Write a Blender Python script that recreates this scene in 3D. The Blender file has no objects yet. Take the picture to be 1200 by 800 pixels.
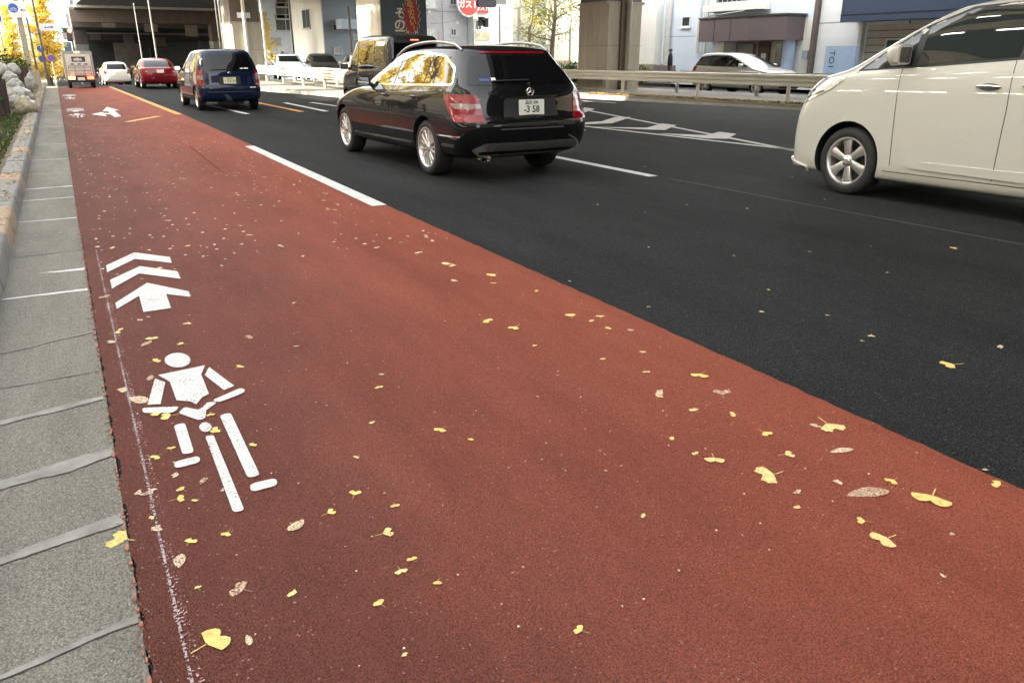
import bpy, bmesh, math, random
from math import sin, cos, pi, radians, sqrt, atan, hypot, tan
from mathutils import Vector, Matrix, noise
from mathutils.bvhtree import BVHTree

sc = bpy.context.scene
COL = sc.collection
RND = random.Random(7)

# ------------------------------------------------------------------ camera, sky, sun, exposure
F_PX, CXP, CYP = 900.0, 600.0, 400.0          # focal length and centre on the 1200x800 photograph
CAM_H = 1.38
VPX, VPY = 62.0, 66.0                         # vanishing point of the lane lines
PITCH = atan((CYP - VPY) / F_PX)
YAW = atan((CXP - VPX) / hypot(F_PX, CYP - VPY))
FW = Vector((sin(YAW) * cos(PITCH), cos(YAW) * cos(PITCH), -sin(PITCH)))
RT = Vector((cos(YAW), -sin(YAW), 0))
UP = RT.cross(FW)
cam_d = bpy.data.cameras.new('camera')
cam = bpy.data.objects.new('camera', cam_d)
COL.objects.link(cam)
cam.matrix_world = Matrix(((RT.x, UP.x, -FW.x, 0), (RT.y, UP.y, -FW.y, 0), (RT.z, UP.z, -FW.z, CAM_H), (0, 0, 0, 1)))
cam_d.sensor_width = 36
cam_d.lens = 36 * F_PX / 1200
cam_d.clip_start, cam_d.clip_end = 0.05, 3000
sc.camera = cam

SUN_AZ = Vector((-1.0, 0.06))                 # towards the sun: across the road from the left
SUN_EL = radians(31)
SUN_AZ.normalize()
w = bpy.data.worlds.new('World')
sc.world = w
w.use_nodes = True
nt = w.node_tree
bg = nt.nodes['Background']
sky = nt.nodes.new('ShaderNodeTexSky')
sky.sky_type = 'NISHITA'
sky.sun_disc = False
sky.sun_elevation = SUN_EL
sky.sun_rotation = math.atan2(SUN_AZ.x, SUN_AZ.y)
sky.dust_density = 2.0
sky.air_density = 1.0
hs = nt.nodes.new('ShaderNodeHueSaturation')
hs.inputs['Saturation'].default_value = 0.30   # milky autumn haze
nt.links.new(sky.outputs[0], hs.inputs['Color'])
mxw = nt.nodes.new('ShaderNodeMix'); mxw.data_type = 'RGBA'; mxw.blend_type = 'MULTIPLY'
mxw.inputs['Factor'].default_value = 1.0
mxw.inputs['B'].default_value = (1.0, 0.96, 0.87, 1)
nt.links.new(hs.outputs[0], mxw.inputs['A'])
nt.links.new(mxw.outputs['Result'], bg.inputs['Color'])
bg.inputs['Strength'].default_value = 0.15
sd = bpy.data.lights.new('sun', 'SUN')
sun = bpy.data.objects.new('sun', sd)
COL.objects.link(sun)
sd.energy = 3.0
sd.angle = radians(0.6)
sd.color = (1.0, 0.9, 0.74)
SDIR = Vector((SUN_AZ.x * cos(SUN_EL), SUN_AZ.y * cos(SUN_EL), sin(SUN_EL)))
sun.rotation_euler = SDIR.to_track_quat('Z', 'Y').to_euler()
vs = sc.view_settings
vs.view_transform = 'Standard'
vs.look = 'None'
vs.exposure = 3.02
vs.gamma = 1.0

# ------------------------------------------------------------------ pixel <-> world measuring
def ray(px, py):
    return FW + RT * ((px - CXP) / F_PX) - UP * ((py - CYP) / F_PX)
def gp(px, py, z=0.0):
    d = ray(px, py)
    t = (z - CAM_H) / d.z
    return Vector((d.x * t, d.y * t, z))
def gz(y):                                    # the road falls away gently beyond the junction
    if y < 46: return 0.0
    return -min(1.1, (y - 46) * 0.034)

# ------------------------------------------------------------------ materials
MATS = {}
def lk(nt, a, b): nt.links.new(a, b)
def mat(name, col, rough=.6, metal=0., coat=0., var=.12, scale=6., bump=0., bscale=40., ior=1.5, emit=0., emcol=None, alpha=1., stretch=None, spec=.5):
    if name in MATS: return MATS[name]
    m = bpy.data.materials.new(name)
    m.use_nodes = True
    n = m.node_tree
    p = n.nodes['Principled BSDF']
    p.inputs['Roughness'].default_value = rough
    p.inputs['Metallic'].default_value = metal
    p.inputs['Coat Weight'].default_value = coat
    p.inputs['Coat Roughness'].default_value = 0.03
    p.inputs['IOR'].default_value = ior
    p.inputs['Specular IOR Level'].default_value = spec
    p.inputs['Alpha'].default_value = alpha
    tc = n.nodes.new('ShaderNodeTexCoord')
    src = tc.outputs['Object']
    if stretch:
        mp = n.nodes.new('ShaderNodeMapping')
        mp.inputs['Scale'].default_value = stretch
        lk(n, src, mp.inputs['Vector']); src = mp.outputs[0]
    nz = n.nodes.new('ShaderNodeTexNoise')
    nz.inputs['Scale'].default_value = scale
    nz.inputs['Detail'].default_value = 6
    nz.inputs['Roughness'].default_value = .65
    lk(n, src, nz.inputs['Vector'])
    mr = n.nodes.new('ShaderNodeMapRange')
    mr.inputs['From Min'].default_value = .3; mr.inputs['From Max'].default_value = .7
    mr.inputs['To Min'].default_value = 1 - var; mr.inputs['To Max'].default_value = 1 + var
    lk(n, nz.outputs['Fac'], mr.inputs['Value'])
    mx = n.nodes.new('ShaderNodeMix'); mx.data_type = 'RGBA'; mx.blend_type = 'MULTIPLY'
    mx.inputs['Factor'].default_value = 1
    mx.inputs['A'].default_value = (*col, 1)
    lk(n, mr.outputs[0], mx.inputs['B'])
    lk(n, mx.outputs['Result'], p.inputs['Base Color'])
    if bump:
        nb = n.nodes.new('ShaderNodeTexNoise')
        nb.inputs['Scale'].default_value = bscale; nb.inputs['Detail'].default_value = 5
        lk(n, src, nb.inputs['Vector'])
        b = n.nodes.new('ShaderNodeBump'); b.inputs['Strength'].default_value = 1; b.inputs['Distance'].default_value = bump
        lk(n, nb.outputs['Fac'], b.inputs['Height'])
        lk(n, b.outputs[0], p.inputs['Normal'])
    if emit:
        p.inputs['Emission Color'].default_value = (*(emcol or col), 1)
        p.inputs['Emission Strength'].default_value = emit
    MATS[name] = m
    return m

def asphalt(name, base, pit, speck, speck_amt, gscale, bump, tint=None, wear=.2, rough=.75):
    """open-graded road surface: rounded grains with pits darkened for shade between them, broad wear patches"""
    m = bpy.data.materials.new(name); m.use_nodes = True
    n = m.node_tree; p = n.nodes['Principled BSDF']
    geo = n.nodes.new('ShaderNodeNewGeometry')
    P = geo.outputs['Position']
    vo = n.nodes.new('ShaderNodeTexVoronoi'); vo.feature = 'F1'; vo.inputs['Scale'].default_value = gscale
    wob = n.nodes.new('ShaderNodeTexNoise'); wob.inputs['Scale'].default_value = gscale * .6; wob.inputs['Detail'].default_value = 3
    lk(n, P, wob.inputs['Vector'])
    wadd = n.nodes.new('ShaderNodeVectorMath'); wadd.operation = 'MULTIPLY_ADD'
    wadd.inputs[1].default_value = (1.1 / gscale,) * 3
    lk(n, wob.outputs['Color'], wadd.inputs[0]); lk(n, P, wadd.inputs[2])
    lk(n, wadd.outputs[0], vo.inputs['Vector'])
    nz = n.nodes.new('ShaderNodeTexNoise'); nz.inputs['Scale'].default_value = gscale * 1.25; nz.inputs['Detail'].default_value = 4
    lk(n, P, nz.inputs['Vector'])
    # height
    inv = n.nodes.new('ShaderNodeMath'); inv.operation = 'SUBTRACT'; inv.inputs[0].default_value = .75
    lk(n, vo.outputs['Distance'], inv.inputs[1])
    ad = n.nodes.new('ShaderNodeMath'); ad.operation = 'MULTIPLY_ADD'; ad.inputs[1].default_value = 1.5
    lk(n, nz.outputs['Fac'], ad.inputs[0]); lk(n, inv.outputs[0], ad.inputs[2])
    bu = n.nodes.new('ShaderNodeBump'); bu.inputs['Strength'].default_value = 1; bu.inputs['Distance'].default_value = bump
    lk(n, ad.outputs[0], bu.inputs['Height']); lk(n, bu.outputs[0], p.inputs['Normal'])
    # pits: shade between the grains painted into the colour
    pr = n.nodes.new('ShaderNodeMapRange'); pr.inputs['From Min'].default_value = .80; pr.inputs['From Max'].default_value = 1.16
    lk(n, ad.outputs[0], pr.inputs['Value'])
    mp = n.nodes.new('ShaderNodeMix'); mp.data_type = 'RGBA'
    mp.inputs['A'].default_value = (*pit, 1); mp.inputs['B'].default_value = (*base, 1)
    lk(n, pr.outputs[0], mp.inputs['Factor'])
    last = mp.outputs['Result']
    # colour gradient across the lane, darker to the left, broken up by noise
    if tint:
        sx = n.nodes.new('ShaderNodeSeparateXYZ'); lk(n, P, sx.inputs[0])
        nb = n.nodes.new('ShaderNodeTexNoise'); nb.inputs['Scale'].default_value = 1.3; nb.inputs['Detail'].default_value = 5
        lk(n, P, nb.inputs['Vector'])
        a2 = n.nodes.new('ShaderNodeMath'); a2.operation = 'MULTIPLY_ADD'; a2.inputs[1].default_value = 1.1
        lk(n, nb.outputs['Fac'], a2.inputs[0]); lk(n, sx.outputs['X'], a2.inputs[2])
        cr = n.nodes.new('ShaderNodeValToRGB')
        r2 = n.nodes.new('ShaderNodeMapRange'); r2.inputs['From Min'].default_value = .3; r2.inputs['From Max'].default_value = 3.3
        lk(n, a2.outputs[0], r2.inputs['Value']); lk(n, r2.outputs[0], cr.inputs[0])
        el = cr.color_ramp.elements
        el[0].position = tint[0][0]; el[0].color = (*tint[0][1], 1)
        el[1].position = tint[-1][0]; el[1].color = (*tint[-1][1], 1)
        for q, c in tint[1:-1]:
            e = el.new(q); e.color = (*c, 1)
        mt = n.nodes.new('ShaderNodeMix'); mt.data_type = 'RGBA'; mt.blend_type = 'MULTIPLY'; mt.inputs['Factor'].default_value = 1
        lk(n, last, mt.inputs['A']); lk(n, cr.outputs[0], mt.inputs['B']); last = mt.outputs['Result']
    nw = n.nodes.new('ShaderNodeTexNoise'); nw.inputs['Scale'].default_value = .9; nw.inputs['Detail'].default_value = 8; nw.inputs['Roughness'].default_value = .7
    mpw = n.nodes.new('ShaderNodeMapping'); mpw.inputs['Scale'].default_value = (1.6, .35, 1)
    lk(n, P, mpw.inputs['Vector']); lk(n, mpw.outputs[0], nw.inputs['Vector'])
    rw = n.nodes.new('ShaderNodeMapRange'); rw.inputs['From Min'].default_value = .3; rw.inputs['From Max'].default_value = .7
    rw.inputs['To Min'].default_value = 1 - wear; rw.inputs['To Max'].default_value = 1 + wear
    lk(n, nw.outputs['Fac'], rw.inputs['Value'])
    mw = n.nodes.new('ShaderNodeMix'); mw.data_type = 'RGBA'; mw.blend_type = 'MULTIPLY'; mw.inputs['Factor'].default_value = 1
    lk(n, last, mw.inputs['A']); lk(n, rw.outputs[0], mw.inputs['B']); last = mw.outputs['Result']
    # light stones
    v2 = n.nodes.new('ShaderNodeTexVoronoi'); v2.inputs['Scale'].default_value = gscale * .8
    lk(n, P, v2.inputs['Vector'])
    s2 = n.nodes.new('ShaderNodeSeparateColor'); lk(n, v2.outputs['Color'], s2.inputs[0])
    gt = n.nodes.new('ShaderNodeMath'); gt.operation = 'GREATER_THAN'; gt.inputs[1].default_value = 1 - speck_amt
    lk(n, s2.outputs[0], gt.inputs[0])
    l2 = n.nodes.new('ShaderNodeMath'); l2.operation = 'LESS_THAN'; l2.inputs[1].default_value = .42
    lk(n, v2.outputs['Distance'], l2.inputs[0])
    mu = n.nodes.new('ShaderNodeMath'); mu.operation = 'MULTIPLY'
    lk(n, gt.outputs[0], mu.inputs[0]); lk(n, l2.outputs[0], mu.inputs[1])
    mu2 = n.nodes.new('ShaderNodeMath'); mu2.operation = 'MULTIPLY'; mu2.inputs[1].default_value = .7
    lk(n, mu.outputs[0], mu2.inputs[0])
    ms = n.nodes.new('ShaderNodeMix'); ms.data_type = 'RGBA'; ms.inputs['B'].default_value = (*speck, 1)
    lk(n, mu2.outputs[0], ms.inputs['Factor']); lk(n, last, ms.inputs['A'])
    lk(n, ms.outputs['Result'], p.inputs['Base Color'])
    p.inputs['Roughness'].default_value = rough
    p.inputs['Specular IOR Level'].default_value = .10
    MATS[name] = m
    return m

def lacy(name, col, thr, scale):
    """thin dry leaf, worn into holes"""
    m = bpy.data.materials.new(name); m.use_nodes = True
    n = m.node_tree; p = n.nodes['Principled BSDF']
    geo = n.nodes.new('ShaderNodeNewGeometry')
    v = n.nodes.new('ShaderNodeTexNoise'); v.inputs['Scale'].default_value = scale; v.inputs['Detail'].default_value = 6; v.inputs['Roughness'].default_value = .8
    lk(n, geo.outputs['Position'], v.inputs['Vector'])
    g = n.nodes.new('ShaderNodeMath'); g.operation = 'GREATER_THAN'; g.inputs[1].default_value = thr
    lk(n, v.outputs['Fac'], g.inputs[0]); lk(n, g.outputs[0], p.inputs['Alpha'])
    nz = n.nodes.new('ShaderNodeTexNoise'); nz.inputs['Scale'].default_value = 60; nz.inputs['Detail'].default_value = 4
    lk(n, geo.outputs['Position'], nz.inputs['Vector'])
    mr = n.nodes.new('ShaderNodeMapRange'); mr.inputs['From Min'].default_value = .3; mr.inputs['From Max'].default_value = .7; mr.inputs['To Min'].default_value = .72; mr.inputs['To Max'].default_value = 1.15
    lk(n, nz.outputs['Fac'], mr.inputs['Value'])
    mx = n.nodes.new('ShaderNodeMix'); mx.data_type = 'RGBA'; mx.blend_type = 'MULTIPLY'; mx.inputs['Factor'].default_value = 1; mx.inputs['A'].default_value = (*col, 1)
    lk(n, mr.outputs[0], mx.inputs['B']); lk(n, mx.outputs['Result'], p.inputs['Base Color'])
    p.inputs['Roughness'].default_value = .75
    MATS[name] = m
    return m

def foliage(name, c1, c2, trans=.35):
    m = bpy.data.materials.new(name); m.use_nodes = True
    n = m.node_tree; n.nodes.remove(n.nodes['Principled BSDF'])
    out = n.nodes['Material Output']
    geo = n.nodes.new('ShaderNodeNewGeometry')
    nz = n.nodes.new('ShaderNodeTexNoise'); nz.inputs['Scale'].default_value = 1.1; nz.inputs['Detail'].default_value = 6
    lk(n, geo.outputs['Position'], nz.inputs['Vector'])
    mr = n.nodes.new('ShaderNodeMapRange'); mr.inputs['From Min'].default_value = .35; mr.inputs['From Max'].default_value = .65
    lk(n, nz.outputs['Fac'], mr.inputs['Value'])
    mx = n.nodes.new('ShaderNodeMix'); mx.data_type = 'RGBA'; mx.inputs['A'].default_value = (*c1, 1); mx.inputs['B'].default_value = (*c2, 1)
    lk(n, mr.outputs[0], mx.inputs['Factor'])
    d = n.nodes.new('ShaderNodeBsdfDiffuse'); t = n.nodes.new('ShaderNodeBsdfTranslucent'); s = n.nodes.new('ShaderNodeMixShader')
    s.inputs[0].default_value = trans
    lk(n, mx.outputs['Result'], d.inputs[0]); lk(n, mx.outputs['Result'], t.inputs[0])
    lk(n, d.outputs[0], s.inputs[1]); lk(n, t.outputs[0], s.inputs[2]); lk(n, s.outputs[0], out.inputs[0])
    MATS[name] = m
    return m

def paint_mark(name, col, thr, rough=.7):
    """thermoplastic road paint with pin-holes where the stones show through"""
    m = bpy.data.materials.new(name); m.use_nodes = True
    n = m.node_tree; p = n.nodes['Principled BSDF']
    geo = n.nodes.new('ShaderNodeNewGeometry')
    nz = n.nodes.new('ShaderNodeTexNoise'); nz.inputs['Scale'].default_value = 130; nz.inputs['Detail'].default_value = 3
    lk(n, geo.outputs['Position'], nz.inputs['Vector'])
    nz2 = n.nodes.new('ShaderNodeTexNoise'); nz2.inputs['Scale'].default_value = 5; nz2.inputs['Detail'].default_value = 4
    lk(n, geo.outputs['Position'], nz2.inputs['Vector'])
    ad = n.nodes.new('ShaderNodeMath'); ad.operation = 'MULTIPLY_ADD'; ad.inputs[1].default_value = .45
    lk(n, nz2.outputs['Fac'], ad.inputs[0]); lk(n, nz.outputs['Fac'], ad.inputs[2])
    g = n.nodes.new('ShaderNodeMapRange'); g.inputs['From Min'].default_value = thr; g.inputs['From Max'].default_value = thr + .05
    lk(n, ad.outputs[0], g.inputs['Value']); lk(n, g.outputs[0], p.inputs['Alpha'])
    mr = n.nodes.new('ShaderNodeMapRange'); mr.inputs['From Min'].default_value = .3; mr.inputs['From Max'].default_value = .7; mr.inputs['To Min'].default_value = .68; mr.inputs['To Max'].default_value = 1.08
    lk(n, nz.outputs['Fac'], mr.inputs['Value'])
    mx = n.nodes.new('ShaderNodeMix'); mx.data_type = 'RGBA'; mx.blend_type = 'MULTIPLY'; mx.inputs['Factor'].default_value = 1; mx.inputs['A'].default_value = (*col, 1)
    lk(n, mr.outputs[0], mx.inputs['B']); lk(n, mx.outputs['Result'], p.inputs['Base Color'])
    p.inputs['Roughness'].default_value = rough
    b = n.nodes.new('ShaderNodeBump'); b.inputs['Distance'].default_value = .002
    lk(n, nz.outputs['Fac'], b.inputs['Height']); lk(n, b.outputs[0], p.inputs['Normal'])
    MATS[name] = m
    return m

ASPH = asphalt('asphalt_black', (.040, .0415, .043), (.008, .0085, .009), (.115, .115, .11), .06, 120, .008, wear=.34, rough=.75)
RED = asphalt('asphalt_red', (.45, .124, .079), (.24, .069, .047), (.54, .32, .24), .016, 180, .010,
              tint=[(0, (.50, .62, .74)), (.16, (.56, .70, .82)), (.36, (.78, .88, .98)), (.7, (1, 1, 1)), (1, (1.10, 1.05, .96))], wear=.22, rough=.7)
CONC_G = asphalt('gutter_concrete', (.265, .252, .218), (.145, .138, .12), (.39, .37, .32), .12, 180, .0025, wear=.30, rough=.85)
WHITE = paint_mark('road_white', (.66, .66, .64), .545)
WHITE_W = paint_mark('road_white_worn', (.58, .58, .56), .58)
CHALK = paint_mark('chalk_line', (.38, .30, .31), .70)
ORANGE = paint_mark('road_orange', (.80, .36, .08), .52)
MORTAR = mat('mortar_smooth', (.235, .226, .21), .8, var=.34, scale=9, bump=.003, bscale=60)
MORTARW = mat('mortar_pale', (.5, .5, .48), .7, var=.2, scale=14, bump=.003, bscale=60)
CRACK = mat('crack_dark', (.03, .03, .03), .95)
PINK = mat('red_crumbs', (.33, .14, .10), .9, var=.4, scale=60, bump=.004, bscale=90)
KERB_G = mat('kerb_grey', (.23, .225, .21), .85, var=.25, scale=12, bump=.006, bscale=60)
KERB_T = mat('kerb_tan', (.36, .26, .18), .85, var=.25, scale=12, bump=.006, bscale=60)
SOIL = mat('soil', (.13, .10, .07), .95, var=.4, scale=20, bump=.03, bscale=20)
PAVE = mat('sidewalk_paving', (.36, .34, .31), .85, var=.2, scale=3, bump=.003)
CONC = mat('pier_concrete', (.38, .345, .28), .85, var=.2, scale=1.2, bump=.004, bscale=30, stretch=(3, 3, .5))
CONC_D = mat('pier_concrete_dull', (.32, .31, .29), .85, var=.18, scale=1.2, bump=.004, bscale=30, stretch=(3, 3, .5))
STEEL_B = mat('steel_brown', (.125, .098, .080), .6, var=.2, scale=1.5, stretch=(2, 2, .4))
DECK = mat('deck_underside', (.115, .115, .117), .75, var=.25, scale=.6)
PALE_ST = mat('steel_pale', (.55, .53, .48), .5, var=.12)
RAIL = mat('guard_rail_paint', (.57, .54, .48), .45, var=.07, scale=3, coat=.1)
GALV = mat('galvanised', (.50, .50, .48), .42, metal=.75, var=.12)
POLE_D = mat('pole_dark', (.10, .095, .09), .5, var=.15)
POLE_C = mat('pole_concrete', (.30, .27, .24), .85, var=.15)
TYRE = mat('tyre_rubber', (.022, .021, .02), .8, var=.3, scale=25, bump=.002, bscale=120)
DARK = mat('black_plastic', (.014, .014, .015), .55, var=.2, scale=20)
TRIM = mat('grey_plastic', (.075, .075, .072), .5, var=.15, scale=20)
CHROME = mat('chrome', (.80, .79, .76), .09, metal=1, var=.04)
ALLOY = mat('alloy_wheel', (.74, .72, .69), .30, metal=.85, var=.1, scale=30)
ALLOYD = mat('wheel_dark', (.03, .03, .03), .6)
GLASS = mat('car_glass', (.006, .007, .007), .015, var=.02, ior=1.75, coat=.5)
GLASSD = mat('privacy_glass', (.004, .004, .005), .03, var=.02, ior=1.5)
REDL = mat('red_lens', (.24, .004, .009), .15, coat=.4, var=.3, scale=30)
REDLIT = mat('red_lens_lit', (.7, .05, .03), .2, coat=1, emit=1.0, emcol=(1, .10, .05))
AMBERLIT = mat('amber_lens_lit', (.8, .3, .06), .2, coat=1, emit=.9, emcol=(1, .42, .14))
WLENS = mat('clear_lens', (.30, .22, .20), .15, coat=1, var=.3, scale=40)
HEADL = mat('headlamp', (.74, .72, .68), .12, metal=.5, coat=1, var=.35, scale=18)
PLATE = mat('plate_white', (.80, .79, .72), .5, var=.05)
PLATEY = mat('plate_cream', (.80, .76, .58), .5, var=.05)
INK = mat('plate_ink', (.03, .07, .05), .5)
INKG = mat('plate_ink_green', (.12, .20, .13), .5)
GINKGO_L = lacy('leaf_ginkgo', (.74, .54, .17), .32, 90)
GINKGO_P = lacy('leaf_ginkgo_pale', (.78, .58, .24), .42, 150)
LACE = lacy('leaf_lacy_cream', (.74, .58, .40), .47, 230)
LACE2 = lacy('leaf_lacy_tan', (.60, .42, .28), .48, 190)
BARK = mat('bark', (.13, .10, .075), .95, var=.3, scale=8, bump=.02, bscale=15, stretch=(3, 3, .6))

# ------------------------------------------------------------------ mesh helpers
class MB:
    def __init__(s): s.v = []; s.f = []; s.m = []
    def add(s, vs, fs, mi=0):
        o = len(s.v); s.v += [tuple(v) for v in vs]
        for f in fs: s.f.append(tuple(o + i for i in f)); s.m.append(mi)
    def box(s, x0, x1, y0, y1, z0, z1, mi=0):
        s.add([(x0, y0, z0), (x1, y0, z0), (x1, y1, z0), (x0, y1, z0), (x0, y0, z1), (x1, y0, z1), (x1, y1, z1), (x0, y1, z1)],
              [(0, 3, 2, 1), (4, 5, 6, 7), (0, 1, 5, 4), (1, 2, 6, 5), (2, 3, 7, 6), (3, 0, 4, 7)], mi)
    def tube(s, a, b, r0, r1=None, n=10, mi=0, cap=True):
        a = Vector(a); b = Vector(b); r1 = r0 if r1 is None else r1
        d = (b - a).normalized(); u = d.orthogonal().normalized(); w_ = d.cross(u)
        vs = [a + (u * cos(2 * pi * i / n) + w_ * sin(2 * pi * i / n)) * r0 for i in range(n)] + [b + (u * cos(2 * pi * i / n) + w_ * sin(2 * pi * i / n)) * r1 for i in range(n)]
        fs = [(i, (i + 1) % n, n + (i + 1) % n, n + i) for i in range(n)]
        if cap: fs += [tuple(range(n - 1, -1, -1)), tuple(range(n, 2 * n))]
        s.add(vs, fs, mi)
    def path(s, pts, r, n=8, mi=0):
        pts = [Vector(p) for p in pts]
        rs = r if isinstance(r, (list, tuple)) else [r] * len(pts)
        vs = []; u = None
        for i, p in enumerate(pts):
            d = (pts[min(i + 1, len(pts) - 1)] - pts[max(i - 1, 0)]).normalized()
            if u is None: u = d.orthogonal().normalized()
            else: u = (u - d * u.dot(d)).normalized()
            w_ = d.cross(u)
            vs += [p + (u * cos(2 * pi * k / n) + w_ * sin(2 * pi * k / n)) * rs[i] for k in range(n)]
        fs = []
        for i in range(len(pts) - 1):
            for k in range(n):
                a = i * n + k; b = i * n + (k + 1) % n
                fs.append((a, b, b + n, a + n))
        fs += [tuple(range(n - 1, -1, -1)), tuple(range((len(pts) - 1) * n, len(pts) * n))]
        s.add(vs, fs, mi)
    def lathe_y(s, prof, n=40, c=(0, 0, 0), mi=0, closed=False):      # prof: (y, r) about the y axis
        m = len(prof); vs = []
        for i in range(n):
            a = 2 * pi * i / n
            vs += [(c[0] + r * cos(a), c[1] + y, c[2] + r * sin(a)) for y, r in prof]
        fs = []
        for i in range(n):
            for k in range(m if closed else m - 1):
                k2 = (k + 1) % m; j = (i + 1) % n
                fs.append((i * m + k, j * m + k, j * m + k2, i * m + k2))
        s.add(vs, fs, mi)
    def prism(s, poly, z0, z1, mi=0, frame=None):                    # poly in (a,b); frame maps (a,b,c)->xyz
        fr = frame or (lambda a, b, c: (a, b, c)); n = len(poly)
        s.add([fr(a, b, z0) for a, b in poly] + [fr(a, b, z1) for a, b in poly],
              [tuple(range(n - 1, -1, -1)), tuple(range(n, 2 * n))] + [(i, (i + 1) % n, n + (i + 1) % n, n + i) for i in range(n)], mi)
    def build(s, name, mats, parent=None, smooth=0, loc=None, recalc=True):
        me = bpy.data.meshes.new(name); me.from_pydata(s.v, [], s.f)
        for m in (mats if isinstance(mats, (list, tuple)) else [mats]): me.materials.append(m)
        me.polygons.foreach_set('material_index', s.m)
        if recalc:
            bm = bmesh.new(); bm.from_mesh(me); bmesh.ops.recalc_face_normals(bm, faces=bm.faces); bm.to_mesh(me); bm.free()
        if smooth:
            me.polygons.foreach_set('use_smooth', [True] * len(me.polygons)); me.set_sharp_from_angle(angle=radians(smooth))
        me.update()
        return link(name, me, parent, loc)
def link(name, me, parent=None, loc=None):
    o = bpy.data.objects.new(name, me); COL.objects.link(o)
    if parent: o.parent = parent
    if loc is not None: o.location = loc
    return o
def tag(o, label=None, cat=None, group=None, kind=None):
    if label: o['label'] = label
    if cat: o['category'] = cat
    if group: o['group'] = group
    if kind: o['kind'] = kind
    return o
def empty(name, loc, rz=0, label=None, cat=None, group=None):
    o = bpy.data.objects.new(name, None); COL.objects.link(o)
    o.location = loc; o.rotation_euler.z = rz; o.empty_display_size = .2
    return tag(o, label, cat, group)
def clone(o, parent=None):
    c = o.copy(); COL.objects.link(c)
    if parent: c.parent = parent
    for ch in list(o.children): clone(ch, c)
    return c
def clip_poly(sub, x0, x1, y0, y1):
    def cl(p, f, g):
        out = []
        for i in range(len(p)):
            a, b = p[i - 1], p[i]; fa, fb = f(a), f(b)
            if fb >= 0:
                if fa < 0: out.append(g(a, b, fa, fb))
                out.append(b)
            elif fa >= 0: out.append(g(a, b, fa, fb))
        return out
    g = lambda a, b, fa, fb: (a[0] + (b[0] - a[0]) * fa / (fa - fb), a[1] + (b[1] - a[1]) * fa / (fa - fb))
    for f in (lambda p: p[0] - x0, lambda p: x1 - p[0], lambda p: p[1] - y0, lambda p: y1 - p[1]):
        sub = cl(sub, f, g)
        if len(sub) < 3: return []
    return sub
def chaikin(p, it=2):
    for _ in range(it):
        q = []
        for i in range(len(p)):
            a, b = p[i], p[(i + 1) % len(p)]
            q += [(a[0] * .75 + b[0] * .25, a[1] * .75 + b[1] * .25), (a[0] * .25 + b[0] * .75, a[1] * .25 + b[1] * .75)]
        p = q
    return p
def roundc(p, r, seg=4):                       # round the corners of a polygon by a radius
    out = []; n = len(p)
    for i in range(n):
        a, b, c = Vector(p[i - 1]), Vector(p[i]), Vector(p[(i + 1) % n])
        d0 = (a - b); d1 = (c - b); k = min(r, d0.length * .48, d1.length * .48)
        q0 = b + d0.normalized() * k; q1 = b + d1.normalized() * k
        for s_ in range(seg + 1):
            t = s_ / seg
            q = q0 * (1 - t) ** 2 + b * 2 * t * (1 - t) + q1 * t * t
            out.append((q.x, q.y))
    return out
def text_obj(name, s, size, m, parent, mtx, align='CENTER', ext=.002, spacing=1, bold=0.):
    cu = bpy.data.curves.new(name, 'FONT'); cu.body = s; cu.size = size; cu.align_x = align; cu.align_y = 'CENTER'
    cu.extrude = ext; cu.space_character = spacing; cu.space_line = .95; cu.resolution_u = 3; cu.offset = bold
    t = bpy.data.objects.new(name, cu); COL.objects.link(t)
    dg = bpy.context.evaluated_depsgraph_get()
    me = bpy.data.meshes.new_from_object(t.evaluated_get(dg))
    bpy.data.objects.remove(t); bpy.data.curves.remove(cu)
    me.name = name; me.materials.clear(); me.materials.append(m)
    me.transform(mtx)
    return link(name, me, parent)
def axes(o, xa, ya, za=None):                  # matrix with given local axes at o
    xa = Vector(xa).normalized(); ya = Vector(ya).normalized(); za = xa.cross(ya)
    return Matrix(((xa.x, ya.x, za.x, o[0]), (xa.y, ya.y, za.y, o[1]), (xa.z, ya.z, za.z, o[2]), (0, 0, 0, 1)))

# ------------------------------------------------------------------ the ground
def strip(name, x0, x1, ys, z, m, parent=None, jl=0., jr=0., kind='structure', thick=0):
    mb = MB(); vs = []
    for y in ys:
        a = x0(y) if callable(x0) else x0; b = x1(y) if callable(x1) else x1
        a += RND.uniform(-jl, jl); b += RND.uniform(-jr, jr)
        vs += [(a, y, z + gz(y)), (b, y, z + gz(y))]
    mb.add(vs, [(2 * i, 2 * i + 1, 2 * i + 3, 2 * i + 2) for i in range(len(ys) - 1)])
    o = mb.build(name, m, parent)
    if o.data.polygons[0].normal.z < 0: o.data.flip_normals()
    if kind and not parent: tag(o, kind=kind)
    return o
def fr(a, b, s):
    n = max(1, int(round((b - a) / s))); return [a + (b - a) * i / n for i in range(n + 1)]
GY = [-400, -60, -20, 0, 20, 46, 60, 78.4, 120, 300, 1500]
strip('ground', -1500, 1500, GY, -.06, mat('ground_base', (.16, .15, .135), .9, var=.3, scale=.2))
YS = fr(-30, 46, 4) + [52, 60, 70, 78.4, 100, 160, 260]
road = strip('road', -.045, 30.0, YS, 0, ASPH)
# red bus-and-bicycle lane
def lane_r(y): return 2.62 if y < 22 else 2.62 - (y - 22) * .019
NEARY = [.2 + .05 * i for i in range(130)]
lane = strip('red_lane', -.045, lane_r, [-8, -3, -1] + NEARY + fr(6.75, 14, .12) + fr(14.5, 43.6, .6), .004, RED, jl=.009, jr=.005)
strip('gutter', -.525, -.05, [-8] + fr(-3, 46, .5), .002, CONC_G)
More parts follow.
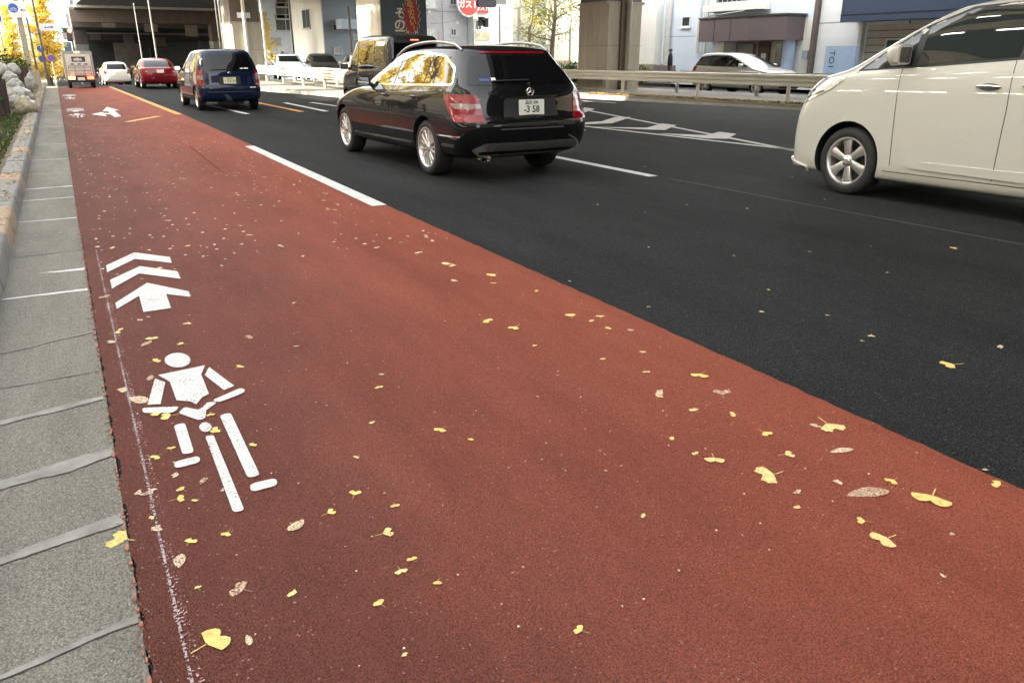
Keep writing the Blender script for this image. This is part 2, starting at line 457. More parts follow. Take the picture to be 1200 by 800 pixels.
# crumbled edge of the red coat on the concrete
mb = MB(); y = 1.2
while y < 9:
    l = RND.uniform(.008, .05); w_ = RND.uniform(.002, .008)
    x = -.05 + RND.uniform(-.006, .002)
    pts = [(x, y - l / 2), (x + w_ * .5, y - l / 4), (x + w_ * .4, y + l / 3), (x, y + l / 2), (x - w_ * .6, y + l / 4), (x - w_, y - l / 5)]
    mb.prism(pts, .003, .0075 + RND.uniform(0, .004))
    y += l * RND.uniform(1.0, 4.0)
mb.build('lane_edge_crumbs', PINK, lane)
# mortar joints across the gutter
def joint(y0, y1, wdt, m, xr=-.055, wedge=0., crack=True, xl=-.52):
    mb = MB(); n = 26; lo = []; hi = []; ph = RND.uniform(0, 50)
    for i in range(n + 1):
        t = i / n; x = xl + (xr - xl) * t; yc = y0 + (y1 - y0) * t
        hw = wdt * .36 * (1 - wedge * (1 - t)) * (1 + .5 * noise.noise(Vector((x * 7, ph, 0))))
        dv = .014 * noise.noise(Vector((x * 7, ph + 5, 0)))
        lo.append((x, yc - hw + dv + .006 * noise.noise(Vector((x * 30, ph, 3)))))
        hi.append((x, yc + hw + dv * .6 + .006 * noise.noise(Vector((x * 34, ph, 8)))))
    vs = [(x, y, .0045) for x, y in lo] + [(x, y, .0045) for x, y in hi]
    mb.add(vs, [(i, i + 1, n + 2 + i, n + 1 + i) for i in range(n)], 0)
    if crack:
        cv = [(x, y - .0006 - .0042 * abs(noise.noise(Vector((x * 25, ph, 1)))), .0052) for x, y in lo] + [(x, y + .0006 + .0042 * abs(noise.noise(Vector((x * 21, ph, 2)))), .0052) for x, y in lo]
        mb.add(cv, [(i, i + 1, n + 2 + i, n + 1 + i) for i in range(n)], 1)
    o = mb.build('mortar_joint', [m, CRACK], gutter)
    if o.data.polygons[0].normal.z < 0: o.data.flip_normals()
gutter = bpy.data.objects['gutter']
for a, b, w_, m, c, wd in ((1.80, 1.9, .04, MORTAR, True, .5), (2.32, 2.44, .095, MORTAR, True, .3), (2.84, 2.93, .10, MORTAR, True, .1), (3.40, 3.49, .075, MORTAR, True, .2), (3.82, 3.83, .006, MORTAR, True, 0),
                        (4.30, 4.46, .03, MORTAR, True, .6), (5.38, 5.36, .07, MORTARW, False, .6), (5.96, 5.93, .09, MORTARW, False, .95), (6.55, 6.58, .012, MORTAR, True, 0), (7.3, 7.34, .02, MORTAR, False, 0)):
    joint(a, b, w_, m, crack=c, wedge=wd, xl=-.52 if wd < .9 else -.33)
y = 8.0
while y < 44:
    joint(y, y + RND.uniform(-.05, .05), RND.uniform(.015, .10), MORTARW if RND.random() < .55 else MORTAR, crack=RND.random() < .4, wedge=RND.uniform(0, .6))
    y += RND.uniform(.7, 1.5)
# kerb of separate stones, grey and tan
mb = MB(); y = -4.0; kstones = []
for i in range(80):
    L = .6 if y < 46 else .6
    tan_ = (6.4 < y < 7.5) or (9.2 < y < 10.1) or (i % 5 == 3 and y > 12)
    x0, x1 = -.73 + RND.uniform(-.004, .004), -.53 + RND.uniform(-.004, .004)
    zt = .15 + RND.uniform(-.004, .006)
    b = .03
    prof = [(x0, 0), (x1 + .012, 0), (x1, zt - b), (x1 - b * .4, zt - b * .3), (x1 - b, zt), (x0, zt)]
    mb.prism([(p[0], p[1]) for p in prof], y + .004, y + L - .004, 1 if tan_ else 0, frame=lambda a, c, t: (a, t, c))
    y += L
    if y > 42: break
tag(mb.build('kerb', [KERB_G, KERB_T], smooth=35), kind='structure')
# kerb swings into the side street
mb = MB()
for k in range(7):
    a0, a1 = radians(k * 13), radians((k + 1) * 13 - .6); R0, R1 = 1.6, 1.8; c = (-2.33, 42.2)
    mb.add([(c[0] + R * cos(a), c[1] + R * sin(a), z) for a in (a0, a1) for R in (R0, R1) for z in (0, .16)],
           [(0, 1, 5, 4), (2, 6, 7, 3), (1, 3, 7, 5), (0, 4, 6, 2), (0, 2, 3, 1), (4, 5, 7, 6)], 1 if k % 3 else 0)
tag(mb.build('kerb_corner', [KERB_G, KERB_T]), kind='structure')
strip('planting_strip', -1.75, -.735, fr(-8, 42, 2), .11, SOIL)
strip('sidewalk', -6.5, -1.75, fr(-20, 42, 4), .13, PAVE)
tag(bpy.data.objects['planting_strip'], kind='structure')

# ------------------------------------------------------------------ road markings
def mark(name, poly, m, parent, z=.009, flip=False):
    mb = MB(); mb.add([(a, b, z + gz(b)) for a, b in poly], [tuple(range(len(poly)))])
    o = mb.build(name, m, parent, recalc=False)
    if o.data.polygons[0].normal.z < 0: o.data.flip_normals()
    return o
def line(name, p0, p1, wd, m, parent=road, z=.004):
    a, b = Vector(p0), Vector(p1); d = (b - a).normalized(); n_ = Vector((-d.y, d.x)) * wd / 2
    return mark(name, [tuple(a - n_), tuple(b - n_), tuple(b + n_), tuple(a + n_)], m, parent, z)
def P4(pts, ox, oy, s, sy=None):
    return [tuple(gp(ox + x / s, oy + y / (sy or s))[:2]) for x, y in pts]
cy_ = lambda pts: P4(pts, 160, 400, 3.639, 3.636)
def disc(c, rx, ry): return [(c[0] + rx * cos(2 * pi * i / 28), c[1] + ry * sin(2 * pi * i / 28)) for i in range(28)]
sym = []
sym.append(('cyclist_head', cy_(disc((176, 86), 55, 31))))
sym.append(('cyclist_torso', cy_([(93, 150), (293, 108), (277, 148), (310, 230), (280, 245), (256, 275), (230, 262), (172, 258), (143, 178)])))
sym.append(('cyclist_arm', cy_([(80, 165), (124, 181), (104, 274), (48, 277)])))
sym.append(('cyclist_arm', cy_([(311, 116), (418, 196), (374, 214), (292, 150)])))
sym.append(('handlebar', roundc(cy_([(24, 290), (185, 284), (160, 310), (30, 312)]), .02)))
sym.append(('handlebar', roundc(cy_([(205, 286), (268, 299), (306, 264), (345, 266), (299, 300), (294, 334), (268, 343), (180, 312)]), .015)))
sym.append(('handlebar', roundc(cy_([(322, 258), (446, 204), (468, 214), (450, 229), (350, 267)]), .02)))
sym.append(('cyclist_seat', cy_(disc((295, 372), 26, 20))))
sym.append(('cyclist_leg', roundc(cy_([(160, 364), (207, 353), (247, 480), (198, 490)]), .022)))
sym.append(('cyclist_foot', roundc(cy_([(160, 521), (268, 494), (274, 522), (165, 550)]), .022)))
sym.append(('bicycle_wheel', roundc(cy_([(294, 411), (329, 405), (462, 728), (414, 737)]), .02)))
sym.append(('cyclist_leg', roundc(cy_([(355, 321), (402, 310), (528, 578), (476, 590)]), .022)))
sym.append(('cyclist_foot', roundc(cy_([(484, 615), (596, 589), (604, 620), (490, 650)]), .022)))
c7 = lambda pts: P4(pts, 60, 280, 2.353)
sym.append(('chevron', c7([(152, 76), (230, 40), (328, 53), (333, 69), (231, 58), (155, 95)])))
sym.append(('chevron', c7([(163, 116), (245, 78), (348, 92), (358, 113), (243, 98), (168, 140)])))
sym.append(('arrow_head', c7([(177, 180), (265, 124), (380, 148), (385, 163), (318, 155), (331, 194), (255, 205), (243, 160), (182, 196)])))
for k, dy in enumerate((0, 19.4, 28.8)):
    for nm, poly in sym:
        mark(nm, [(x, y + dy) for x, y in poly], WHITE, lane, z=.0085)
# straight-and-left arrow
ar = P4([(720, 372), (785, 308), (960, 357), (890, 362), (985, 442), (890, 453), (838, 413), (760, 412), (782, 443), (562, 414), (712, 382), (742, 396), (825, 398), (800, 372)], 60, 100, 12)
mark('turn_arrow', ar, WHITE, lane, z=.0085)
line('chalk_line', (.035, 1.2), (.035, 6.5), .008, CHALK, lane, .0085)
line('chalk_dust', (.045, 1.2), (.04, 5.6), .035, paint_mark('chalk_dust', (.55, .36, .37), .84), lane, .0075)
line('orange_dash', (1.2, 19.7), (2.0, 21.2), .17, ORANGE, lane, .0085)
line('orange_line', (2.52, 21.6), (2.13, 43.4), .15, ORANGE, lane, .0085)
# main road lines
line('lane_dash', (2.545, 7.2), (2.545, 13.3), .15, WHITE, z=.009)
for a in (-4.8, ):
    line('lane_dash', (2.545, a - 3), (2.545, a), .15, WHITE, z=.009)
for a, b in ((7.45, 13.4), (21.0, 25.6), (33, 38)):
    line('lane_dash', (6.13 + (.03 if a < 10 else -.02), a), (6.13, b), .14, WHITE)
line('lane_dash', (4.07, 21.0), (3.75, 26.5), .14, WHITE)
line('centre_line_orange', (5.5, 21.2), (5.1, 40), .15, ORANGE)
line('lane_dash', (6.9, 25.4), (7.2, 20.5), .15, WHITE_W)
G = lambda x, y: tuple(gp(x, y)[:2])
gl0, gl1 = Vector(G(683, 148)), Vector(G(932, 176))
gu0, gu1 = Vector(G(683, 128.5)), Vector(G(932, 177))
dl = (gl1 - gl0); du = (gu1 - gu0)
line('hatch_edge', tuple(gl0 - dl * 1.0), tuple(gl1 + dl * 1.3), .13, WHITE)
line('hatch_edge', tuple(gu0 - du * .35), tuple(gu1 - du * .0), .13, WHITE)
for q in ([(684, 144), (705, 142.5), (721, 137.5), (740, 137.5), (717, 144.8), (684, 146)], [(684, 126), (697, 128), (684, 132.5)],
          [(690, 149), (758, 150), (776, 145), (793, 147), (779, 152.8), (755, 152)], [(770, 156.5), (828, 158.8), (843, 154.8), (863, 157.3), (852, 163), (827, 162.5)]):
    mark('hatch_bar', [G(*p) for p in q], WHITE, road, .0045)
line('paving_seam', (6.2, 7.2), (6.45, .5), .022, mat('seam_pale', (.075, .072, .066), .8, var=.3, scale=9))
line('edge_line', G(682, 118.5), G(722, 121), .13, WHITE_W)
# stop lines and zebra far away at the sunlit junction
for i in range(9):
    line('crossing_bar', (2.4 + i * 1.0, 47.5), (2.4 + i * 1.0, 51), .45, WHITE_W)

# ------------------------------------------------------------------ medians
def median(name, pts, z, m, top):
    mb = MB(); n = len(pts)
    mb.prism(pts, -.05, z, 0)
    o = mb.build(name, [m]); tag(o, kind='structure'); return o
MED = mat('median_concrete', (.20, .185, .165), .85, var=.22, scale=1.5, bump=.004, bscale=40)
KW = mat('kerb_white_edge', (.34, .33, .30), .8, var=.2, scale=3)
def quadstrip(name, A, B, z0, z1, wd, m, nseg=1):
    a, b = Vector(A), Vector(B); d = (b - a).normalized(); n_ = Vector((d.y, -d.x)) * wd
    mb = MB(); mb.prism([tuple(a), tuple(b), tuple(b + n_), tuple(a + n_)], z0, z1); o = mb.build(name, m); tag(o, kind='structure'); return o
ka, kb = Vector(G(404, 114.5)), Vector(G(306, 106.5))
dk = (kb - ka)
mp0 = ka - dk * .55
median('median_near', [tuple(mp0), (mp0.x + 1.0, mp0.y - .8), (13.9, 25.2), (13.9, 46), (6.3, 46), tuple(kb)], .14, MED, 0)
quadstrip('median_kerb', tuple(mp0), tuple(kb + dk * 1.2), -.02, .11, -.10, KW)
ra, rb = Vector(G(680, 115)), Vector(G(945, 130))
dr = rb - ra
m0, m1 = ra - dr * .35, rb + dr * 1.6
median('median_far', [tuple(m0), tuple(m1), (m1.x + 4.0, m1.y), (21.2, 27.6), (20.6, 29.2), (m0.x + .6, m0.y + .9)], .14, MED, 0)
quadstrip('median_kerb', tuple(m0), tuple(m1), -.02, .075, .10, KW)

# ------------------------------------------------------------------ guard rails
RSEC = [(0, 0), (.055, .012), (.06, .03), (.06, .07), (.052, .086), (0, .096), (0, .128), (.052, .138), (.06, .155), (.06, .185), (.052, .202), (0, .212), (0, .244), (.052, .254), (.06, .27), (.06, .31), (.055, .328), (0, .34)]
def guard_rail(pts, label, z=.14, top=.88, side=1, posts=None, bolts=True, group='white painted guard rails on the medians'):
    p0 = Vector(pts[0])
    root = empty('guard_rail', (p0.x, p0.y, z), 0, label, 'guard rail', group)
    mb = MB(); vs = []; n = len(RSEC)
    full = RSEC + [(p[0] - .012, p[1]) for p in reversed(RSEC)]
    nf = len(full)
    PT = [Vector(p) for p in pts]
    for i, p in enumerate(PT):
        d = (PT[min(i + 1, len(PT) - 1)] - PT[max(i - 1, 0)]).normalized(); nn = Vector((d.y, -d.x)) * -side
        q = p - p0
        vs += [(q.x + nn.x * a * 1.3, q.y + nn.y * a * 1.3, top - .34 + b - z) for a, b in full]
    fs = []
    for i in range(len(PT) - 1):
        for k in range(nf):
            k2 = (k + 1) % nf
            fs.append((i * nf + k, i * nf + k2, (i + 1) * nf + k2, (i + 1) * nf + k))
    fs += [tuple(range(nf)), tuple(range((len(PT) - 1) * nf, len(PT) * nf))]
    mb.add(vs, fs); mb.build('rail_beam', RAIL, root, smooth=40)
    # bolts and splice plates
    if posts:
        for (x, y_) in posts:
            q = Vector((x, y_)) - p0
            pb = MB(); pb.tube((q.x, q.y, -.02), (q.x, q.y, top - z - .02), .06, n=14)
            pb.tube((q.x, q.y, top - z - .02), (q.x, q.y, top - z - .0), .06, .03, n=14)
            pb.build('post', RAIL, root, smooth=40)
            d = (PT[-1] - PT[0]).normalized(); nn = Vector((d.y, -d.x)) * -side
            for dz, s_ in ((-.12, -.12), (-.12, .12), (-.2, -.12), (-.2, .12)) if bolts else ():
                bb = MB(); a = q + nn * .012 + d * s_
                bb.tube((a.x, a.y, top + dz - z), (a.x + nn.x * .03, a.y + nn.y * .03, top + dz - z), .018, n=8)
                bb.build('bolt', GALV, root)
    return root
RX = lambda y: 18.1 + (24.1 - y) * .095
guard_rail([(RX(y), y) for y in (29, 25, 20, 15, 10, 5)], 'long cream guard rail in front of the parked white estate car', side=-1,
           posts=[(RX(y) + .1, y) for y in (27.7, 24.1, 20.45, 16.9, 13.3, 9.7)])
guard_rail([(RX(y) + 1.75, y) for y in (29, 25, 20, 15, 10, 5)], 'rear cream guard rail on the opposite side of the same median', side=1,
           posts=[(RX(y) + 1.65, y) for y in (26.6, 23.0, 19.4, 15.8, 12.2)])
guard_rail([(9.35, 29.4), (9.25, 32), (9.15, 36), (9.2, 42), (9.0, 50)], 'cream guard rail left of the black kei van, ending at the blue car', side=-1,
           posts=[(9.4, y) for y in (32.2, 35.5, 39, 42.5)])
guard_rail([(10.75, 29.4), (10.7, 36), (10.6, 50)], 'rear guard rail behind the mural pier end of the median', side=1,
           posts=[(10.65, y) for y in (31.2, 34.6, 38.2, 41.8)])

# ------------------------------------------------------------------ cars
def pchip(ts, vs, t):
    n = len(ts)
    for i in range(n - 1):
        if t <= ts[i + 1]: break
    h = ts[i + 1] - ts[i]
    def sl(k): return (vs[k + 1] - vs[k]) / (ts[k + 1] - ts[k])
    def dv(k):
        if k == 0: return sl(0)
        if k == n - 1: return sl(n - 2)
        a, b = sl(k - 1), sl(k)
        return 0 if a * b <= 0 else 2 * a * b / (a + b)
    u = (t - ts[i]) / h
    return ((2 * u ** 3 - 3 * u ** 2 + 1) * vs[i] + (u ** 3 - 2 * u ** 2 + u) * h * dv(i) + (-2 * u ** 3 + 3 * u ** 2) * vs[i + 1] + (u ** 3 - u ** 2) * h * dv(i + 1))

def body_mesh(levels, crown, sub=5, nc=11, ns=34, n_f=2.4, n_r=2.9, bow=.025):
    L = [list(l) for l in levels]; nl = len(L); ts = list(range(nl))
    rings = []
    for k in range((nl - 1) * sub + 1):
        t = k / sub
        q = [pchip(ts, [l[j] for l in L], t) for j in range(8)]
        rings.append(q)
    def half(q):
        zf, xf, zr, xr, w_, cf, cr, b = q
        pts = []
        for i in range(nc + 1):
            a = (pi / 2) * i / nc
            pts.append((xf - cf + cf * cos(a) ** (2 / n_f), w_ * sin(a) ** (2 / n_f)))
        x0, x1 = xf - cf, xr + cr
        for i in range(1, ns): pts.append((x0 + (x1 - x0) * i / ns, w_))
        for i in range(nc, -1, -1):
            a = (pi / 2) * i / nc
            pts.append((xr + cr - cr * cos(a) ** (2 / n_r), w_ * sin(a) ** (2 / n_r)))
        out = []
        for x, y in pts:
            u = (x - xr) / (xf - xr)
            y *= 1 - bow * (2 * u - 1) ** 2
            out.append((x, y, zr + (zf - zr) * u + b * 4 * u * (1 - u)))
        return out
    H = [half(q) for q in rings]
    m = len(H[0]); verts = []; faces = []
    def full(h, s_=1, dz=None):
        r = []
        for i, (x, y, z) in enumerate(h):
            r.append((x, y * s_, z + (dz(y, s_) if dz else 0)))
        for i in range(m - 2, 0, -1):
            x, y, z = h[i]; r.append((x, -y * s_, z + (dz(y, s_) if dz else 0)))
        return r
    RG = [full(h) for h in H]
    top = H[-1]; wt = rings[-1][4]
    dz = lambda y, s_: crown * (y / wt) ** 2 * (1 - s_ * s_)
    for s_ in (.85, .65, .4, .18): RG.append(full(top, s_, dz))
    M = len(RG[0])
    for r in RG: verts += r
    for k in range(len(RG) - 1):
        for i in range(M):
            j = (i + 1) % M
            faces.append((k * M + i, k * M + j, (k + 1) * M + j, (k + 1) * M + i))
    k = (len(RG) - 1) * M
    for i in range(1, m - 1):                      # zip the roof shut across the centre line
        a = k + i; b = k + i + 1; c = k + (M - i - 1) if i + 1 < m - 1 else k + m - 1; d = k + (M - i)
        if i + 1 == m - 1: faces.append((a, b, d))
        else: faces.append((a, b, c, d))
    faces.append((k, k + 1, k + M - 1))
    faces.append(tuple(range(M - 1, -1, -1)))
    return verts, faces

class Car:
    def __init__(s, name, spec, loc, heading, label, scale=1., group='cars driving up the road', detail=1, cat='car'):
        s.sp = spec
        s.root = empty(name, loc, radians(90) + heading, label, cat, group)
        s.root.scale = (scale,) * 3
        v, f = body_mesh(spec['levels'], spec.get('crown', .03), sub=spec.get('sub', 5), n_f=spec.get('n_f', 2.4), n_r=spec.get('n_r', 2.9))
        bm = bmesh.new()
        bv = [bm.verts.new(p) for p in v]
        for q in f:
            try: bm.faces.new([bv[i] for i in q])
            except ValueError: pass
        bmesh.ops.remove_doubles(bm, verts=bm.verts, dist=.0004)
        bmesh.ops.recalc_face_normals(bm, faces=bm.faces)
        s.bvh = BVHTree.FromBMesh(bm)
        me = bpy.data.meshes.new('body'); bm.to_mesh(me); bm.free()
        for m in (spec['paint'], DARK): me.materials.append(m)
        s.body = link('body', me, s.root)
        s.arches()
        s.body.data.polygons.foreach_set('use_smooth', [True] * len(s.body.data.polygons))
        s.body.data.set_sharp_from_angle(angle=radians(38))
    def arches(s):
        sp = s.sp; cut = MB(); ra = sp['arch']; s.r = sp['r']
        s.axles = (0, sp['wb'])
        for ax in s.axles:
            for sd_ in (1, -1):
                y0, y1 = sp['hw'] - .30, sp['hw'] + .3
                n = 44
                pr = [(ax + ra * cos(2 * pi * i / n), s.r + .015 + ra * sin(2 * pi * i / n)) for i in range(n)]
                cut.prism(pr, y0 * sd_, y1 * sd_, 0, frame=lambda a, b, c: (a, c, b))
        co = cut.build('cutter', DARK)
        md = s.body.modifiers.new('b', 'BOOLEAN'); md.operation = 'DIFFERENCE'; md.object = co; md.solver = 'EXACT'; md.material_mode = 'INDEX'
        co.rotation_euler = s.root.rotation_euler; co.location = s.root.location; co.scale = s.root.scale
        bpy.context.view_layer.update()
        dg = bpy.context.evaluated_depsgraph_get()
        nm = bpy.data.meshes.new_from_object(s.body.evaluated_get(dg))
        s.body.modifiers.clear(); old = s.body.data; s.body.data = nm; nm.name = 'body'; bpy.data.meshes.remove(old)
        bpy.data.objects.remove(co)
        for p in nm.polygons:
            c = p.center; hit = False
            for ax in s.axles:
                r_ = hypot(c.x - ax, c.z - s.r - .015)
                if r_ < ra - .004 or (r_ < ra + .01 and abs(Vector((p.normal.x, p.normal.z)).normalized().dot(Vector((c.x - ax, c.z - s.r - .015)).normalized())) > .8 and abs(p.normal.y) < .35 and abs(c.y) < sp['hw'] + .01 and r_ < ra + .002):
                    hit = True
            if c.z < sp['levels'][0][0] + .01: hit = True
            p.material_index = 1 if hit else 0
    # ---- patches laid on the body surface
    def _add(s, mb, poly, view, off, cell, mi=0, rim=True):
        xs = [p[0] for p in poly]; ys = [p[1] for p in poly]
        VW = {'L': (lambda a, b: Vector((a, 3, b)), Vector((0, -1, 0))), 'R': (lambda a, b: Vector((a, -3, b)), Vector((0, 1, 0))),
              'B': (lambda a, b: Vector((-4, a, b)), Vector((1, 0, 0))), 'F': (lambda a, b: Vector((9, a, b)), Vector((-1, 0, 0))),
              'T': (lambda a, b: Vector((a, b, 4)), Vector((0, 0, -1)))}[view]
        bm = bmesh.new(); cache = {}; nrm = {}
        def vert(p):
            key = (round(p[0], 5), round(p[1], 5))
            if key in cache: return cache[key]
            h, n_, i, d = s.bvh.ray_cast(VW[0](*p), VW[1])
            if h is None: cache[key] = None; return None
            if n_.dot(VW[1]) > 0: n_ = -n_
            vv = bm.verts.new(h + n_ * off); nrm[vv] = n_; cache[key] = vv
            return vv
        nx = max(1, int((max(xs) - min(xs)) / cell)); ny = max(1, int((max(ys) - min(ys)) / cell))
        X = [min(xs) + (max(xs) - min(xs)) * i / nx for i in range(nx + 1)]; Y = [min(ys) + (max(ys) - min(ys)) * i / ny for i in range(ny + 1)]
        for i in range(nx):
            for j in range(ny):
                q = clip_poly(poly, X[i], X[i + 1], Y[j], Y[j + 1])
                if not q: continue
                vv = []
                bad = False
                for p in q:
                    k = vert(p)
                    if k is None: bad = True; break
                    if k not in vv: vv.append(k)
                if bad or len(vv) < 3: continue
                try: bm.faces.new(vv)
                except ValueError: continue
        bmesh.ops.remove_doubles(bm, verts=bm.verts, dist=.0003)
        bm.normal_update()
        for fc in bm.faces:
            if fc.normal.dot(VW[1]) > 0: fc.normal_flip()
        if rim:
            be = [e for e in bm.edges if e.is_boundary]
            r = bmesh.ops.extrude_edge_only(bm, edges=be)
            bm.normal_update()
            for g in r['geom']:
                if isinstance(g, bmesh.types.BMVert):
                    h, n_, i_, d = s.bvh.find_nearest(g.co)
                    if h is not None: g.co = h - (g.co - h).normalized() * .004 if (g.co - h).length > 1e-6 else g.co
        bm.verts.index_update()
        mb.add([v.co.copy() for v in bm.verts], [tuple(v.index for v in fc.verts) for fc in bm.faces], mi)
        bm.free()
    def patch(s, name, items, m, off=.004, cell=.05, parent=None, smooth=30, rim=True):
        mb = MB()
        for it in items:
            v, poly = it[0], it[1]
            s._add(mb, poly, v, off, cell, 0, rim)
        if not mb.f: print('EMPTY PATCH', name); return None
        return mb.build(name, m, parent or s.root, smooth=smooth, recalc=False)
    def both(s, name, poly, m, **k):
        return s.patch(name, [('L', poly)], m, **k), s.patch(name, [('R', poly)], m, **k)
    def seam(s, views, pts, wd=.007, name='door_seam', parent=None):
        items = []
        for i in range(len(pts) - 1):
            a, b = Vector(pts[i]), Vector(pts[i + 1]); d = (b - a).normalized(); n_ = Vector((-d.y, d.x)) * wd / 2
            poly = [tuple(a - n_), tuple(b - n_), tuple(b + n_), tuple(a + n_)]
            items += [(v, poly) for v in views]
        return s.patch(name, items, DARK, off=.0012, cell=.08, parent=parent or s.body, rim=False)
    def surf(s, view, a, b):
        o, d = {'L': (Vector((a, 3, b)), Vector((0, -1, 0))), 'R': (Vector((a, -3, b)), Vector((0, 1, 0))), 'B': (Vector((-4, a, b)), Vector((1, 0, 0))), 'F': (Vector((9, a, b)), Vector((-1, 0, 0))), 'T': (Vector((a, b, 4)), Vector((0, 0, -1)))}[view]
        h, n_, i, dd = s.bvh.ray_cast(o, d)
        return h if h is not None else o + d * 3
    def wheels(s, style, tw=.215, rim_r=.22, near_only=False):
        sp = s.sp; r = s.r
        tm = MB(); hw_ = tw / 2
        tm.lathe_y([(-hw_ * .8, rim_r * .98), (-hw_, rim_r + .02), (-hw_ * 1.02, (r + rim_r) / 2), (-hw_ * .93, r - .022), (-hw_ * .78, r - .004), (-hw_ * .3, r), (0, r - .001), (hw_ * .3, r), (hw_ * .78, r - .004), (hw_ * .93, r - .022), (hw_ * 1.02, (r + rim_r) / 2), (hw_, rim_r + .02), (hw_ * .8, rim_r * .98), (hw_ * .3, rim_r * .9), (-hw_ * .3, rim_r * .9)], 48, closed=True)
        rm = MB()
        rm.lathe_y([(hw_ * .80, rim_r), (hw_ * .98, rim_r + .012), (hw_ * .98, rim_r - .004), (hw_ * .82, rim_r - .016), (hw_ * .1, rim_r - .03)], 48, mi=0)
        rm.lathe_y([(hw_ * .15, rim_r - .02), (hw_ * .12, .05), (hw_ * .12, 0.001)], 36, mi=1)
        n, kind = style
        yo = hw_ * .80
        for k in range(n):
            a = 2 * pi * k / n + .3
            u = Vector((cos(a), 0, sin(a))); t = Vector((-sin(a), 0, cos(a)))
            def spoke(t0, t1, w0, w1, r0=.045, r1=rim_r - .006):
                vs = []
                for (rr, tt, ww, yy, th) in ((r0, t0, w0, yo - .004, .035), ((r0 + r1) * .5, (t0 + t1) * .5, (w0 + w1) * .47, yo + .004, .03), (r1, t1, w1, yo + .002, .03)):
                    c = u * rr + t * tt
                    vs += [c + t * ww + Vector((0, yy - .006, 0)), c + t * ww * .62 + Vector((0, yy, 0)), c - t * ww * .62 + Vector((0, yy, 0)), c - t * ww + Vector((0, yy - .006, 0)), c - t * ww + Vector((0, yy - th, 0)), c + t * ww + Vector((0, yy - th, 0))]
                fs = []
                for q in range(2):
                    for e in range(6): fs.append((q * 6 + e, q * 6 + (e + 1) % 6, q * 6 + 6 + (e + 1) % 6, q * 6 + 6 + e))
                rm.add(vs, fs, 0)
            if kind == 'twin':
                spoke(.004, .045, .011, .013); spoke(-.004, -.045, .011, .013)
            elif kind == 'wide': spoke(0, 0, .034, .055)
            elif kind == 'cap': spoke(0, 0, .03, .03)
            else: spoke(0, 0, .026, .02)
        rm.lathe_y([(yo - .03, .062), (yo - .002, .060), (yo + .006, .045), (yo + .008, .03), (yo + .012, .026), (yo + .012, .001)], 24, mi=0)
        for k in range(5):
            a = 2 * pi * k / 5; rm.tube((.045 * cos(a), yo, .045 * sin(a)), (.045 * cos(a), yo + .008, .045 * sin(a)), .008, n=8, mi=1)
        tyre = tm.build('wheel', TYRE, s.root, smooth=45)
        rim = rm.build('rim', [ALLOY, ALLOYD], tyre, smooth=40)
        k = 0
        for ax in s.axles:
            for sd_ in (1, -1):
                o = tyre if k == 0 else clone(tyre, s.root)
                y = (sp['hw'] - tw / 2 - sp.get('inset', .03)) * sd_
                o.location = (ax, y, r); o.rotation_euler = (0, RND.uniform(0, 2), 0 if sd_ > 0 else pi); k += 1
    def plate(s, y, z, text, top='', m=PLATE, ink=INK, tilt=0., wd=.33, ht=.165, back=None):
        h = s.surf('B', y, z) if back is None else Vector((back, y, z))
        x = h.x - .012
        mb = MB(); mb.prism(roundc([(-wd / 2, -ht / 2), (wd / 2, -ht / 2), (wd / 2, ht / 2), (-wd / 2, ht / 2)], .012), 0, .006)
        M = axes((x, y, z), (0, -1, 0), (sin(tilt), 0, cos(tilt)))
        o = mb.build('license_plate', m, s.root); o.data.transform(M)
        d = M.to_3x3() @ Vector((0, 0, 1))
        if text: text_obj('plate_number', text, .098, ink, o, axes(Vector((x, y, z - .022)) + d * .0075, (0, -1, 0), (sin(tilt), 0, cos(tilt))), bold=.002)
        if top: text_obj('plate_region', top, .045, ink, o, axes(Vector((x, y, z + .052)) + d * .0075, (0, -1, 0), (sin(tilt), 0, cos(tilt))))
        fr_ = MB(); fr_.box(x - .004 + .008, x + .05, y - wd / 2 - .03, y + wd / 2 + .03, z - ht / 2 - .02, z + ht / 2 + .02)
        return o
    def mirror(s, x, z, m, size=(.10, .19, .135), both=True):
        for sd_ in ((1, -1) if both else (1,)):
            h = s.surf('L', x, z)
            y0 = h.y + .01
            mb = MB(); a, b, c = size
            prof = [(-a * .15, -c * .45), (a * .5, -c * .5), (a, -c * .2), (a * 1.02, c * .2), (a * .6, c * .5), (-a * .15, c * .5)]
            rings = []
            for t, sc_ in ((0, .8), (.15, .97), (.5, 1), (.85, .95), (1, .7)):
                rings.append([(x + p[0] * sc_, y0 + .03 + b * t, z + .03 + p[1] * sc_) for p in prof])
            n = len(prof); vs = [p for r in rings for p in r]
            fs = [(k * n + i, k * n + (i + 1) % n, (k + 1) * n + (i + 1) % n, (k + 1) * n + i) for k in range(4) for i in range(n)] + [tuple(range(n)), tuple(range(4 * n, 5 * n))]
            mb.add([(p[0], p[1] * sd_, p[2]) for p in vs], fs, 0)
            mb.tube((x + a * .3, (y0 - .04) * sd_, z - .02), (x + a * .3, (y0 + .07) * sd_, z + .01), .03, .025, 8, 1)
            o = mb.build('wing_mirror', [m, DARK], s.root, smooth=50)
            g = MB(); g.prism(roundc([(y0 + .05, z + .03 - c * .36), (y0 + .03 + b * .9, z + .03 - c * .34), (y0 + .03 + b * .9, z + .03 + c * .36), (y0 + .05, z + .03 + c * .38)], .02), x - a * .15 - .006, x - a * .15 + .01, frame=lambda p, q, r_: (r_, p * sd_, q))
            g.build('mirror_glass', MIRR, o)
